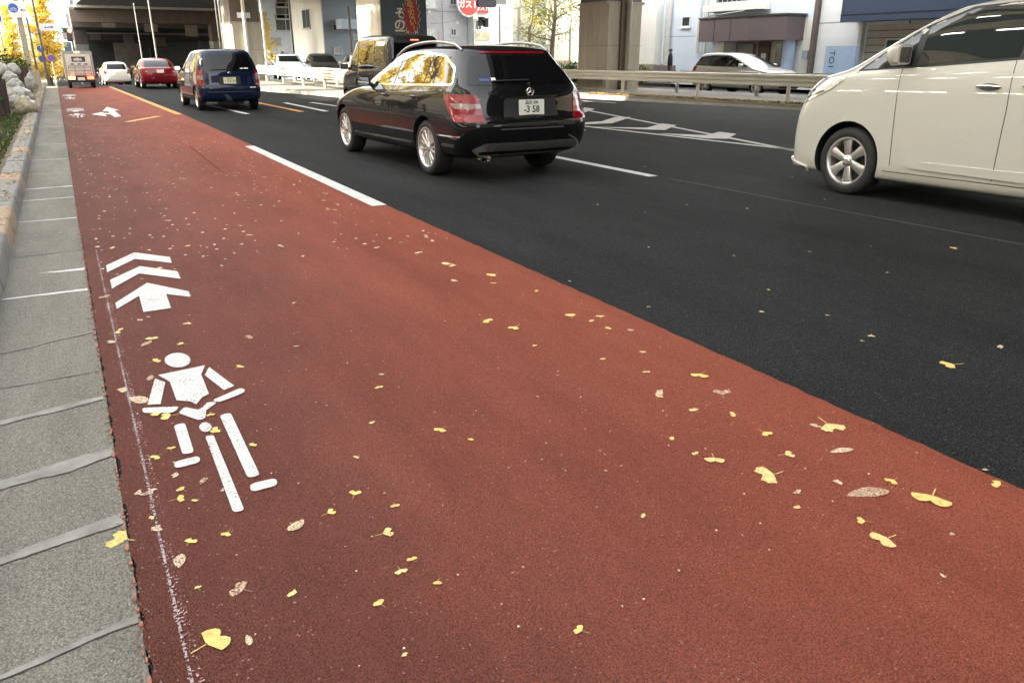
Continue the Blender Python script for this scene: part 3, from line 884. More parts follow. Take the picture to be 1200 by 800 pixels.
    def handle(s, x, z, m, L=.2, views=('L', 'R')):
        for v in views:
            sg = 1 if v == 'L' else -1
            mb = MB(); pts = []
            for i in range(9):
                t = i / 8; xx = x - L / 2 + L * t; h = s.surf(v, xx, z)
                pts.append((xx, h.y + sg * (.004 + .030 * sin(pi * t) ** .5), z + .006 * sin(pi * t)))
            mb.path(pts, [.008] + [.0135] * 7 + [.008], 8)
            o = mb.build('door_handle', m, s.root, smooth=50)
            cup = disc((x - .01, z - .004), L * .42, .032)
            s.patch('handle_recess', [(v, cup)], TRIM if m is CHROME else s.sp['paint'], off=.0015, cell=.04, parent=o, rim=False)
MIRR = mat('mirror_glass', (.75, .77, .78), .03, metal=1, var=.03)

def paint(name, col, metal=.0, rough=.32, coat=1.):
    return mat(name, col, .5, metal, coat, var=.05, scale=90, spec=.06)
P_BLACK = paint('paint_black', (.005, .005, .006), 0, .25, 1.)
P_CREAM = paint('paint_pearl', (.56, .54, .48), .12, .30)
P_BLUE = paint('paint_navy', (.0035, .010, .036), .1, .3)
P_RED = paint('paint_red', (.19, .006, .013), .1, .3)
P_WHITE = paint('paint_white', (.74, .73, .70), 0, .3)
P_SILV = paint('paint_silver', (.48, .47, .44), .4, .3)
P_GREYK = paint('paint_dark_grey', (.03, .029, .027), .2, .28)

# ---- black estate car, centre
WAG = dict(levels=[(.20, 3.30, .25, -.78, .74, .50, .30, 0), (.24, 3.44, .31, -.92, .835, .50, .30, 0), (.40, 3.53, .45, -1.00, .872, .52, .30, 0), (.56, 3.56, .60, -1.03, .885, .54, .32, 0),
                   (.66, 3.52, .675, -1.02, .886, .54, .34, 0), (.74, 3.40, .71, -.985, .886, .52, .36, 0), (.82, 3.08, .80, -.965, .882, .46, .38, .004), (.895, 2.68, .90, -.95, .866, .36, .40, .008),
                   (.955, 2.28, .985, -.93, .838, .34, .42, .006), (1.08, 2.02, 1.09, -.86, .785, .36, .42, .004), (1.22, 1.70, 1.22, -.745, .715, .36, .42, .006), (1.325, 1.44, 1.335, -.63, .655, .36, .40, .018),
                   (1.365, 1.28, 1.385, -.575, .615, .36, .36, .032), (1.38, 1.15, 1.402, -.55, .555, .34, .32, .044)],
           crown=.028, wb=2.83, hw=.885, r=.318, arch=.352, paint=P_BLACK, sub=5)
wag = Car('estate_car', WAG, (3.77 + .92, 8.97, 0), radians(1.6), 'shiny black estate car with silver roof rails, seen from behind in the middle lane', scale=1.035)
wag.wheels((7, 'twin'), tw=.23, rim_r=.225)
def build_wagon(c):
    dlo = roundc([(2.00, .985), (1.86, 1.075), (1.60, 1.215), (1.30, 1.325), (.95, 1.372), (.35, 1.385), (-.20, 1.345), (-.50, 1.22), (-.62, 1.03), (.6, .998)], .05, 3)
    c.both('window_trim', dlo, CHROME, off=.003, cell=.05)
    ins = roundc([(1.93, .998), (1.83, 1.075), (1.58, 1.20), (1.29, 1.303), (.95, 1.35), (.35, 1.362), (-.19, 1.323), (-.475, 1.205), (-.59, 1.05), (.6, 1.016)], .045, 3)
    def cut(x0, x1):
        return clip_poly(ins, x0, x1, 0, 3)
    for a, b in ((.96, 2.2), (.10, .935), (-.14, .075), (-.8, -.165)):
        c.both('side_window', cut(a, b), GLASS, off=.006, cell=.05)
    c.both('window_pillar', cut(-.165, -.14), DARK, off=.0045, cell=.1); c.both('window_pillar', cut(.935, .96), DARK, off=.0045, cell=.1); c.both('window_pillar', cut(.075, .10), DARK, off=.0045, cell=.1)
    rw = roundc([(-.70, 1.035), (.70, 1.035), (.62, 1.20), (.53, 1.335), (-.53, 1.335), (-.62, 1.20)], .05)
    w_ = c.patch('rear_window', [('B', rw)], GLASSD, off=.004, cell=.05)
    c.patch('windscreen', [('F', roundc([(-.66, 1.0), (.66, 1.0), (.53, 1.32), (-.53, 1.32)], .05))], GLASSD, off=.004, cell=.06)
    # wiper and stickers
    mb = MB(); pts = [c.surf('B', y, 1.075 + .012 * cos(y * 3)) + Vector((-.02, 0, 0)) for y in [-.02 + .09 * i for i in range(6)]]
    mb.path(pts, .009, 6); mb.tube(c.surf('B', 0, 1.03) + Vector((.01, 0, 0)), c.surf('B', 0, 1.05) + Vector((-.03, 0, 0)), .02, .018, 10)
    mb.build('rear_wiper', DARK, w_)
    c.patch('sticker', [('B', [(.45, 1.075), (.56, 1.075), (.56, 1.10), (.45, 1.10)])], mat('sticker_blue', (.05, .09, .3), .4), off=.006, parent=w_, rim=False)
    c.patch('sticker', [('B', [(.38, 1.075), (.43, 1.075), (.43, 1.11), (.38, 1.11)])], PLATE, off=.006, parent=w_, rim=False)
    # lamps
    for sd_, v in ((1, 'L'), (-1, 'R')):
        tb = [(.60, .685), (.62, .80), (.60, .925), (.90, .925), (.90, .67)]
        t = c.patch('tail_light', [('B', [(sd_ * a, b) for a, b in roundc([(.585, .66), (.60, .80), (.63, .935), (.80, .94), (.80, .655)], .02)]), (v, roundc([(-.50, .935), (-.85, .94), (-.90, .66), (-.78, .66), (-.66, .75)], .02))], REDL, off=.008, cell=.03)
        c.patch('reversing_lamp', [('B', [(sd_ * a, b) for a, b in [(.605, .80), (.61, .845), (.80, .85), (.80, .79)]]), (v, [(-.75, .795), (-.66, .85), (-.86, .85), (-.88, .79)])], WLENS, off=.0105, cell=.03, parent=t)
        for zz in (.70, .735, .885):
            c.patch('lamp_ridge', [('B', [(sd_ * .60, zz), (sd_ * .80, zz), (sd_ * .80, zz + .012), (sd_ * .60, zz + .012)]), (v, [(-.70, zz), (-.88, zz), (-.88, zz + .012), (-.70, zz + .012)])], mat('lens_deep', (.22, .004, .01), .2, coat=1), off=.0105, cell=.04, parent=t)
        c.patch('headlight', [(v, roundc([(3.36, .62), (3.05, .74), (2.92, .84), (3.12, .79), (3.36, .70)], .03)), ('F', [(sd_ * a, b) for a, b in [(.50, .60), (.80, .62), (.84, .74), (.50, .70)]])], HEADL, off=.006, cell=.04)
        # chrome sill strip and bumper strip
        c.patch('sill_strip', [(v, [(.42, .335), (2.42, .315), (2.42, .333), (.42, .353)])], CHROME, off=.008, cell=.08)
        c.patch('bumper_strip', [(v, [(-.40, .49), (-.84, .50), (-.84, .512), (-.40, .502)])], CHROME, off=.008, cell=.06)
        c.patch('reflector', [(v, [(-.42, .375), (-.72, .385), (-.72, .415), (-.42, .405)])], CHROME, off=.006, cell=.06)
        c.patch('side_skirt', [(v, roundc([(.40, .215), (2.44, .205), (2.44, .285), (.40, .295)], .02))], P_BLACK, off=.02, cell=.07)
        # roof rails
        mb = MB(); pts = []
        for i in range(15):
            t = i / 14; x = -.42 + 1.95 * t
            h = c.surf('T', x, sd_ * .565)
            pts.append((h.x, h.y, h.z + .006 + .055 * min(1, sin(pi * t) ** .45)))
        mb.path(pts, [.012] + [.018] * 13 + [.012], 10); mb.build('roof_rail', mat('rail_satin', (.42, .41, .39), .35, metal=.8), c.root, smooth=60)
        c.seam([v], [(.96, .99), (.97, .80), (.95, .36)]); c.seam([v], [(.10, .99), (-.02, .93), (.05, .78), (.36, .62), (.42, .36)]); c.seam([v], [(2.02, .95), (2.10, .78), (2.40, .60), (2.42, .36)])
        c.seam([v], [(.36, .36), (2.42, .345)])
        # flank crease
    c.handle(1.16, .872, P_BLACK); c.handle(.22, .885, P_BLACK)
    c.mirror(1.72, .99, P_BLACK)
    # tailgate
    c.patch('chrome_strip', [('B', [(-.36, .905), (.36, .905), (.36, .922), (-.36, .922)])], CHROME, off=.012, cell=.05)
    pb = c.patch('plate_shade_patch', [('B', roundc([(-.36, .70), (.36, .70), (.33, .90), (-.33, .90)], .03))], DARK, off=.002, cell=.05, rim=False)  # flat dark patch painted for the shade of a plate recess
    c.plate(0, .80, '-3 58', '品川 330', tilt=.05)
    c.seam(['B'], [(.80, .64), (0, .625), (-.80, .64)], name='tailgate_seam')
    c.patch('chrome_strip', [('B', [(-.42, .575), (.42, .575), (.40, .587), (-.40, .587)])], TRIM, off=.008, cell=.06)
    c.patch('bumper_insert', [('B', roundc([(-.72, .36), (-.58, .43), (.58, .43), (.72, .36), (.60, .29), (-.60, .29)], .04))], TRIM, off=.006, cell=.05)
    c.patch('spoiler_lamp', [('B', [(-.42, 1.362), (.42, 1.362), (.42, 1.378), (-.42, 1.378)])], REDL, off=.008, cell=.08)
    # star in a ring
    h = c.surf('B', 0, .965); mb = MB(); x = h.x - .014
    ring = [(x, .042 * cos(2 * pi * i / 24), .965 + .042 * sin(2 * pi * i / 24)) for i in range(25)]
    mb.path(ring, .005, 6)
    for k in range(3):
        a = pi / 2 + 2 * pi * k / 3
        mb.tube((x, 0, .965), (x, .04 * cos(a), .965 + .04 * sin(a)), .009, .002, 6)
    mb.tube((x, 0, .965), (h.x + .01, 0, .965), .006, n=6)
    mb.build('emblem', CHROME, c.root, smooth=50)
    text_obj('model_lettering', 'C200', .05, CHROME, c.root, axes(c.surf('B', .46, .955) + Vector((-.012, 0, 0)), (-.18, -1, 0), (.12, 0, 1)))
    # exhaust tips
    for sd_ in (1,):
        mb = MB(); mb.lathe_y([(0, .04), (.03, .05), (.16, .05), (.16, .042), (.05, .036)], 20)
        o = mb.build('exhaust_tip', CHROME, c.root, smooth=50); o.rotation_euler.z = pi / 2; o.location = (-.84, .60 * sd_, .275); o.scale = (1.5, 1, .8)
build_wagon(wag)

# ---- pearl minivan, right
MV = dict(levels=[(.17, 3.50, .22, -.80, .78, .50, .3, 0), (.21, 3.84, .27, -.94, .885, .50, .3, 0), (.34, 3.89, .38, -.97, .912, .48, .3, 0), (.55, 3.89, .58, -.98, .915, .46, .3, 0), (.76, 3.87, .76, -.97, .915, .46, .3, 0),
                  (.92, 3.82, .92, -.95, .912, .48, .3, 0), (1.06, 3.73, 1.08, -.94, .906, .50, .3, 0), (1.17, 3.58, 1.22, -.935, .894, .50, .3, 0), (1.245, 3.32, 1.385, -.92, .868, .46, .3, 0), (1.44, 2.97, 1.50, -.88, .822, .44, .3, 0),
                  (1.66, 2.58, 1.68, -.83, .762, .44, .3, .005), (1.80, 2.26, 1.81, -.77, .705, .44, .3, .012), (1.84, 2.05, 1.85, -.70, .62, .44, .3, .028)],
          crown=.035, wb=2.95, hw=.915, r=.345, arch=.392, paint=P_CREAM, sub=5, n_f=2.9)
mv = Car('minivan', MV, (7.06 + .915, 2.52, 0), 0, 'pearl white minivan cut off by the right edge of the picture, six spoke wheel')
mv.wheels((6, 'wide'), tw=.22, rim_r=.235)
GLASSM = mat('minivan_glass', (.012, .016, .013), .02, var=.02, ior=1.68)
def build_minivan(c):
    ins = roundc([(2.93, 1.250), (2.70, 1.415), (2.36, 1.625), (1.95, 1.775), (1.55, 1.80), (.2, 1.81), (-.62, 1.74), (-.78, 1.44), (.2, 1.41), (1.35, 1.378), (2.2, 1.31)], .03, 3)
    c.both('window_surround', roundc([(2.985, 1.236), (2.74, 1.418), (2.39, 1.642), (1.97, 1.797), (1.55, 1.822), (.2, 1.832), (-.65, 1.76), (-.82, 1.42), (.2, 1.39), (1.35, 1.355), (2.2, 1.287)], .03, 3), DARK, off=.003, cell=.06)
    for a, b in ((2.40, 3.0), (1.42, 2.33), (.06, 1.35), (-1, .0)):
        c.both('side_window', clip_poly(ins, a, b, 0, 3), GLASSM, off=.006, cell=.05)
    c.patch('windscreen', [('F', roundc([(-.60, 1.33), (.60, 1.33), (.50, 1.77), (-.50, 1.77)], .06))], GLASS, off=.004, cell=.06)
    c.patch('rear_window', [('B', roundc([(-.74, 1.2), (.74, 1.2), (.62, 1.68), (-.62, 1.68)], .06))], GLASSD, off=.004, cell=.07)
    for sd_, v in ((1, 'L'), (-1, 'R')):
        h = c.patch('headlight', [(v, roundc([(3.70, .87), (3.55, .92), (3.24, 1.06), (3.10, 1.155), (3.36, 1.165), (3.62, 1.12), (3.70, 1.05)], .03)), ('F', [(sd_ * a, b) for a, b in roundc([(.40, .82), (.68, .85), (.79, .88), (.78, 1.08), (.42, 1.02)], .03)])], HEADL, off=.008, cell=.03)
        c.patch('lamp_ridge', [(v, [(3.69, .965), (3.24, 1.105), (3.24, 1.117), (3.69, .98)])], CHROME, off=.0105, cell=.05, parent=h)
        c.patch('lamp_ridge', [(v, [(3.68, .915), (3.34, 1.025), (3.34, 1.045), (3.68, .935)])], mat('lamp_dark', (.12, .11, .10), .2, coat=1), off=.0105, cell=.05, parent=h)
        c.patch('tail_light', [(v, [(-.72, .9), (-.95, .9), (-.95, 1.3), (-.78, 1.3)]), ('B', [(sd_ * a, b) for a, b in [(.62, .9), (.9, .9), (.88, 1.3), (.7, 1.3)]])], REDL, off=.008, cell=.05)
        c.patch('bumper_lip', [(v, roundc([(3.44, .19), (3.78, .20), (3.80, .31), (3.44, .245)], .015))], P_CREAM, off=.03, cell=.04)
        c.seam([v], [(2.48, 1.28), (2.46, .95), (2.42, .36)]); c.seam([v], [(1.43, 1.35), (1.40, .95), (1.40, .34)]); c.seam([v], [(.36, .33), (2.50, .30)]); c.seam([v], [(-.15, 1.34), (.02, 1.0), (.30, .5), (.36, .33)])
        c.seam([v], [(3.10, 1.17), (2.95, 1.235)], name='bonnet_seam')
        c.patch('side_skirt', [(v, roundc([(.42, .18), (2.52, .18), (2.52, .262), (.42, .262)], .02))], P_CREAM, off=.016, cell=.08)
        c.patch('door_moulding', [(v, roundc([(.45, .36), (2.2, .36), (2.28, .385), (2.1, .43), (.45, .45)], .02))], P_CREAM, off=.012, cell=.08)
    c.handle(1.60, 1.13, CHROME, L=.22); c.handle(1.20, 1.14, CHROME, L=.22)
    c.mirror(2.42, 1.36, P_CREAM, size=(.13, .20, .19))
    # folded wiper cowl and far fender mirror
    mb = MB()
    for sd_ in (-1,):
        p = c.surf('T', 3.1, sd_ * .62)
        mb.path([p + Vector((0, 0, -.02)), p + Vector((-.03, 0, .13)), p + Vector((-.08, .0, .155))], .025, 8)
    mb.build('fender_mirror', P_CREAM, c.root, smooth=50)
    c.plate(0, .75, '', '', back=-1.0)
build_minivan(mv)

# ---- navy minivan ahead in the first lane
BL = dict(levels=[(.20, 3.20, .24, -.62, .72, .5, .25, 0), (.24, 3.40, .30, -.78, .80, .5, .25, 0), (.40, 3.50, .45, -.82, .845, .5, .26, 0), (.58, 3.50, .60, -.83, .848, .5, .26, 0), (.68, 3.44, .68, -.80, .848, .5, .26, 0),
                  (.84, 3.25, .86, -.775, .845, .46, .26, 0), (.95, 2.75, 1.00, -.755, .835, .4, .26, 0), (1.02, 2.45, 1.08, -.73, .815, .36, .26, 0), (1.22, 2.05, 1.25, -.67, .765, .36, .25, 0), (1.42, 1.62, 1.43, -.585, .695, .36, .25, .005),
                  (1.53, 1.32, 1.535, -.525, .64, .36, .25, .02), (1.56, 1.15, 1.565, -.49, .56, .34, .25, .03)],
          crown=.03, wb=2.72, hw=.848, r=.31, arch=.345, paint=P_BLUE, sub=4)
bl = Car('minivan', BL, (3.2 + .79, 23.2, 0), radians(1.0), 'dark blue minivan with a cream plate, behind the red saloon', scale=.97)
bl.wheels((8, 'one'), tw=.2, rim_r=.205)
def build_mpv(c, zt=1.50, zb=1.04, plate=None, lit=False, xr=-.62, lens=REDL, wide=.62, topw=.52, split=(1.5, .62, -.2)):
    L = c.sp['levels']
    ins = c.sp['dlo']
    edges = [max(p[0] for p in ins) + .01] + list(split) + [min(p[0] for p in ins) - .01]
    for i in range(len(edges) - 1):
        q = clip_poly(ins, edges[i + 1] + .02, edges[i] - .02, 0, 4)
        if len(q) > 2: c.both('side_window', q, GLASS if i < 1 or not c.sp.get('privacy') else GLASSD, off=.005, cell=.07)
    for x in split: c.both('window_pillar', clip_poly(ins, x - .02, x + .02, 0, 4), DARK, off=.003, cell=.1)
    c.patch('rear_window', [('B', roundc(c.sp['rw'], .05))], GLASSD, off=.004, cell=.06)
    c.patch('windscreen', [('F', roundc(c.sp['ws'], .05))], GLASSD if c.sp.get('privacy') else GLASS, off=.004, cell=.07)
    for sd_, v in ((1, 'L'), (-1, 'R')):
        t = c.patch('tail_light', [('B', [(sd_ * a, b) for a, b in c.sp['tlb']]), (v, c.sp['tls'])], lens, off=.008, cell=.04)
        if 'rev' in c.sp: c.patch('reversing_lamp', [('B', [(sd_ * a, b) for a, b in c.sp['rev']]), (v, c.sp['revs'])], WLENS, off=.011, cell=.05, parent=t)
        if 'hl' in c.sp: c.patch('headlight', [(v, c.sp['hl']), ('F', [(sd_ * a, b) for a, b in c.sp['hlf']])], HEADL, off=.006, cell=.05)
        for s_ in c.sp['seams']: c.seam([v], s_, wd=.009)
    for x, z in c.sp['handles']: c.handle(x, z, c.sp.get('hmat', c.sp['paint']), L=.17)
    c.mirror(*c.sp['mir'], c.sp['paint'])
    c.seam(['B'], c.sp['gate'], wd=.010, name='tailgate_seam')
BL.update(dlo=roundc([(2.28, 1.05), (1.98, 1.24), (1.60, 1.40), (1.30, 1.475), (.6, 1.505), (-.38, 1.48), (-.55, 1.36), (-.62, 1.10), (.7, 1.06)], .04, 3), rw=[(-.66, 1.045), (.66, 1.045), (.55, 1.47), (-.55, 1.47)], ws=[(-.66, 1.08), (.66, 1.08), (.54, 1.47), (-.54, 1.47)],
          tlb=[(.69, .66), (.69, 1.07), (.84, 1.07), (.84, .66)], tls=[(-.50, .66), (-.54, 1.07), (-.67, 1.07), (-.71, .66)], rev=[(.695, .82), (.695, .93), (.84, .93), (.84, .82)], revs=[(-.56, .82), (-.58, .93), (-.67, .93), (-.69, .82)],
          hl=[(3.4, .66), (2.95, .80), (2.9, .88), (3.2, .84), (3.4, .76)], hlf=[(.45, .62), (.78, .66), (.80, .8), (.5, .74)],
          seams=[[(1.5, 1.05), (1.5, .35)], [(.45, 1.06), (.35, .7), (.40, .35)], [(2.3, 1.0), (2.3, .38)], [(.42, .33), (2.3, .32)]], handles=[(1.36, .96), (.62, .97)], mir=(1.98, 1.06), gate=[(.80, .635), (0, .625), (-.80, .635)])
build_mpv(bl)
bl.plate(.02, .80, '・73-73', '多摩 500', m=PLATEY, ink=INKG)
def extras_blue(c):
    c.patch('plate_shade_patch', [('B', roundc([(-.27, .69), (.30, .69), (.30, .91), (-.27, .91)], .03))], DARK, off=.0015, cell=.06, rim=False)  # no hollow here: recess shade painted as a dark patch
    h = c.surf('B', 0, .985); mb = MB(); ring = [(h.x - .012, .045 * cos(2 * pi * i / 20), .985 + .03 * sin(2 * pi * i / 20)) for i in range(21)]
    mb.path(ring, .006, 6); mb.build('emblem', CHROME, c.root)
    c.patch('bumper_line', [('B', [(-.62, .50), (.62, .50), (.62, .515), (-.62, .515)])], TRIM, off=.005, cell=.08)
    c.patch('bumper_sticker', [('B', [(-.66, .60), (-.50, .60), (-.50, .625), (-.66, .625)])], PLATE, off=.005, rim=False)
    c.patch('window_sticker', [('B', [(-.52, 1.09), (-.40, 1.09), (-.40, 1.125), (-.52, 1.125)])], PLATE, off=.007, rim=False)
    c.patch('window_sticker', [('B', [(-.38, 1.09), (-.30, 1.09), (-.30, 1.12), (-.38, 1.12)])], PLATE, off=.007, rim=False)
    mb = MB(); pts = [c.surf('B', y, 1.07 + .02 * cos(y * 2.5)) + Vector((-.02, 0, 0)) for y in [-.05 + .1 * i for i in range(6)]]
    mb.path(pts, .01, 6); mb.build('rear_wiper', DARK, c.root)
    mb = MB(); mb.lathe_y([(0, .02), (0, .03), (.12, .03), (.12, .024)], 12); o = mb.build('exhaust_tip', GALV, c.root); o.rotation_euler.z = pi / 2; o.location = (-.70, -.4, .22)
    c.both('sill_trim', [(.45, .27), (2.3, .25), (2.3, .31), (.45, .33)], TRIM, off=.006, cell=.1)
    tow = MB(); tow.box(-.55, -.40, -.35, .35, .17, .25); tow.box(-.5, -.3, -.15, .2, .14, .2); tow.build('underside', DARK, c.root)
extras_blue(bl)

# ---- black kei van behind the estate car
KE = dict(levels=[(.20, 2.72, .24, -.42, .62, .3, .15, 0), (.24, 2.86, .30, -.50, .70, .34, .15, 0), (.45, 2.90, .5, -.53, .735, .36, .15, 0), (.70, 2.88, .7, -.52, .737, .36, .15, 0), (.85, 2.82, .9, -.51, .735, .34, .15, 0), (.97, 2.66, 1.05, -.50, .73, .30, .15, 0),
                  (1.05, 2.42, 1.12, -.49, .72, .28, .15, 0), (1.35, 2.16, 1.36, -.465, .69, .26, .15, 0), (1.66, 1.86, 1.66, -.42, .645, .26, .15, .004), (1.78, 1.68, 1.78, -.39, .60, .26, .16, .012), (1.81, 1.55, 1.812, -.36, .54, .26, .16, .02)],
          crown=.022, wb=2.40, hw=.737, r=.275, arch=.31, paint=P_GREYK, sub=4, inset=.02,
          dlo=roundc([(2.30, 1.10), (2.12, 1.32), (1.80, 1.62), (1.6, 1.69), (.5, 1.71), (-.30, 1.68), (-.42, 1.15), (.7, 1.10)], .04, 3), rw=[(-.60, 1.06), (.60, 1.06), (.55, 1.66), (-.55, 1.66)], ws=[(-.60, 1.12), (.60, 1.12), (.52, 1.66), (-.52, 1.66)],
          tlb=[(.60, .62), (.60, 1.0), (.73, 1.0), (.73, .62)], tls=[(-.36, .62), (-.36, 1.0), (-.46, 1.0), (-.48, .62)], hl=[(2.84, .70), (2.55, .78), (2.5, .96), (2.66, .94), (2.84, .86)], hlf=[(.36, .66), (.66, .70), (.68, .92), (.4, .88)],
          seams=[[(1.45, 1.1), (1.45, .3)], [(.32, 1.1), (.32, .3)], [(2.28, 1.1), (2.1, .8), (2.1, .3)]], handles=[(1.30, .98), (.52, .98)], mir=(2.05, 1.10), gate=[(.66, .57), (-.66, .57)])
ke = Car('kei_van', KE, (6.5 + .72, 17.85, 0), radians(1.5), 'tall dark grey kei van mostly hidden behind the black estate car', scale=1.0)
ke.wheels((6, 'cap'), tw=.165, rim_r=.19)
build_mpv(ke, split=(1.42, .36))
ke.patch('rear_panel', [('B', roundc([(-.66, 1.02), (.66, 1.02), (.60, 1.72), (-.60, 1.72)], .05))], DARK, off=.0015, cell=.08, rim=False)
ke.patch('brake_lamp', [('B', [(-.10, 1.715), (.10, 1.715), (.10, 1.735), (-.10, 1.735)])], REDLIT, off=.008)
ke.plate(0, .78, '', '', m=PLATEY)

# ---- red saloon
RS = dict(levels=[(.20, 3.2, .24, -.80, .74, .5, .3, 0), (.24, 3.45, .30, -.94, .84, .5, .3, 0), (.42, 3.54, .47, -1.02, .875, .52, .32, 0), (.58, 3.54, .64, -1.04, .885, .52, .36, 0), (.70, 3.46, .78, -1.03, .885, .5, .38, 0), (.78, 3.2, .92, -1.0, .88, .46, .36, 0),
                  (.88, 2.7, .985, -.96, .86, .36, .34, 0), (.95, 2.25, 1.01, -.62, .83, .34, .34, 0), (1.12, 1.92, 1.14, -.36, .77, .34, .34, 0), (1.28, 1.55, 1.30, -.02, .69, .34, .32, .008), (1.36, 1.32, 1.375, .25, .62, .34, .3, .02), (1.385, 1.15, 1.395, .42, .54, .3, .26, .03)],
          crown=.025, wb=2.70, hw=.885, r=.315, arch=.35, paint=P_RED, sub=4,
          dlo=roundc([(1.98, .98), (1.78, 1.12), (1.52, 1.25), (1.3, 1.31), (.9, 1.345), (.45, 1.33), (.12, 1.22), (-.22, 1.05), (-.3, 1.0)], .03, 3), rw=[(-.66, 1.03), (.66, 1.03), (.53, 1.325), (-.53, 1.325)], ws=[(-.66, 1.0), (.66, 1.0), (.52, 1.31), (-.52, 1.31)],
          tlb=roundc([(.50, .74), (.48, .86), (.62, .92), (.85, .92), (.85, .72)], .03), tls=[(-.62, .88), (-.88, .90), (-.92, .74), (-.8, .74)], rev=[(.56, .80), (.56, .85), (.68, .87), (.68, .79)], revs=[(-.8, .82), (-.8, .84), (-.84, .84), (-.84, .82)],
          hl=[(3.36, .62), (3.0, .74), (3.1, .78), (3.36, .70)], hlf=[(.5, .6), (.8, .62), (.82, .74), (.5, .7)],
          seams=[[(.95, 1.0), (.95, .34)], [(.05, 1.0), (.05, .8), (.36, .5), (.36, .34)], [(2.1, .95), (2.3, .36)]], handles=[(1.15, .87), (.2, .89)], mir=(1.7, 1.0), gate=[(.78, .60), (-.78, .60)])
rs = Car('saloon_car', RS, (3.25 + .78, 40.1, 0), radians(1.0), 'red saloon car on the road between the blue minivan and the white hatchback', scale=.90)
rs.wheels((5, 'twin'), tw=.21, rim_r=.22)
build_mpv(rs, split=(.98, .08))
rs.plate(0, .84, '', '品川', m=PLATE)
for y in (.30, .38): rs.patch('bumper_reflector', [('B', [(y, .50), (y + .06, .50), (y + .06, .54), (y, .54)])], WLENS, off=.006)
mb = MB(); h = rs.surf('T', .5, 0); mb.prism([(-.12, 0), (.06, 0), (-.10, .07)], -.012, .012, frame=lambda a, b, c: (h.x + a, c, h.z + b - .005)); mb.build('roof_fin', P_RED, rs.root)

# ---- small hatchbacks far ahead
HB = dict(levels=[(.20, 2.95, .24, -.40, .70, .45, .25, 0), (.26, 3.10, .32, -.54, .80, .45, .28, 0), (.45, 3.18, .5, -.60, .842, .46, .3, 0), (.62, 3.16, .66, -.60, .847, .46, .3, 0), (.76, 3.02, .84, -.575, .846, .44, .3, 0), (.90, 2.6, .98, -.55, .83, .38, .28, 0), (.98, 2.25, 1.04, -.52, .80, .34, .28, 0),
                  (1.2, 1.86, 1.22, -.42, .74, .34, .27, 0), (1.40, 1.42, 1.41, -.28, .66, .34, .26, .005), (1.47, 1.18, 1.475, -.2, .60, .34, .26, .015), (1.49, 1.0, 1.495, -.15, .52, .32, .24, .025)],
          crown=.025, wb=2.51, hw=.847, r=.30, arch=.335, paint=P_WHITE, sub=3,
          dlo=roundc([(2.05, 1.01), (1.78, 1.2), (1.40, 1.37), (1.15, 1.42), (.3, 1.43), (-.1, 1.38), (-.3, 1.18), (-.36, 1.07), (.6, 1.02)], .03, 3), rw=[(-.62, 1.05), (.62, 1.05), (.53, 1.40), (-.53, 1.40)], ws=[(-.62, 1.05), (.62, 1.05), (.52, 1.4), (-.52, 1.4)],
          tlb=[(.60, .78), (.70, 1.04), (.80, 1.04), (.82, .76)], tls=[(-.34, 1.03), (-.42, 1.03), (-.46, .80), (-.36, .82)], seams=[[(.98, 1.0), (.98, .3)], [(.2, 1.0), (.3, .5)]], handles=[(1.1, .92), (.4, .94)], mir=(1.75, 1.02), gate=[(.74, .58), (-.74, .58)])
hb = Car('hatchback_car', HB, (2.75 + .85, 62, gz(62) + .02), radians(1), 'white hatchback car far ahead between the lorry and the red saloon', scale=1.0)
hb.wheels((6, 'cap'), tw=.19, rim_r=.19)
build_mpv(hb, split=(1.0, .2))
hb.plate(0, .80, '', '', m=PLATEY)
HR = dict(HB); HR['paint'] = mat('paint_taxi_red', (.42, .02, .02), .3, coat=1)
hr = Car('hatchback_car', HR, (4.0, 76, gz(76) + .02), radians(1), 'red hatchback car farthest ahead, peeping out beside the lorry', scale=1.0)
hr.wheels((6, 'cap'), tw=.19, rim_r=.19)
build_mpv(hr, split=(1.0, .2))
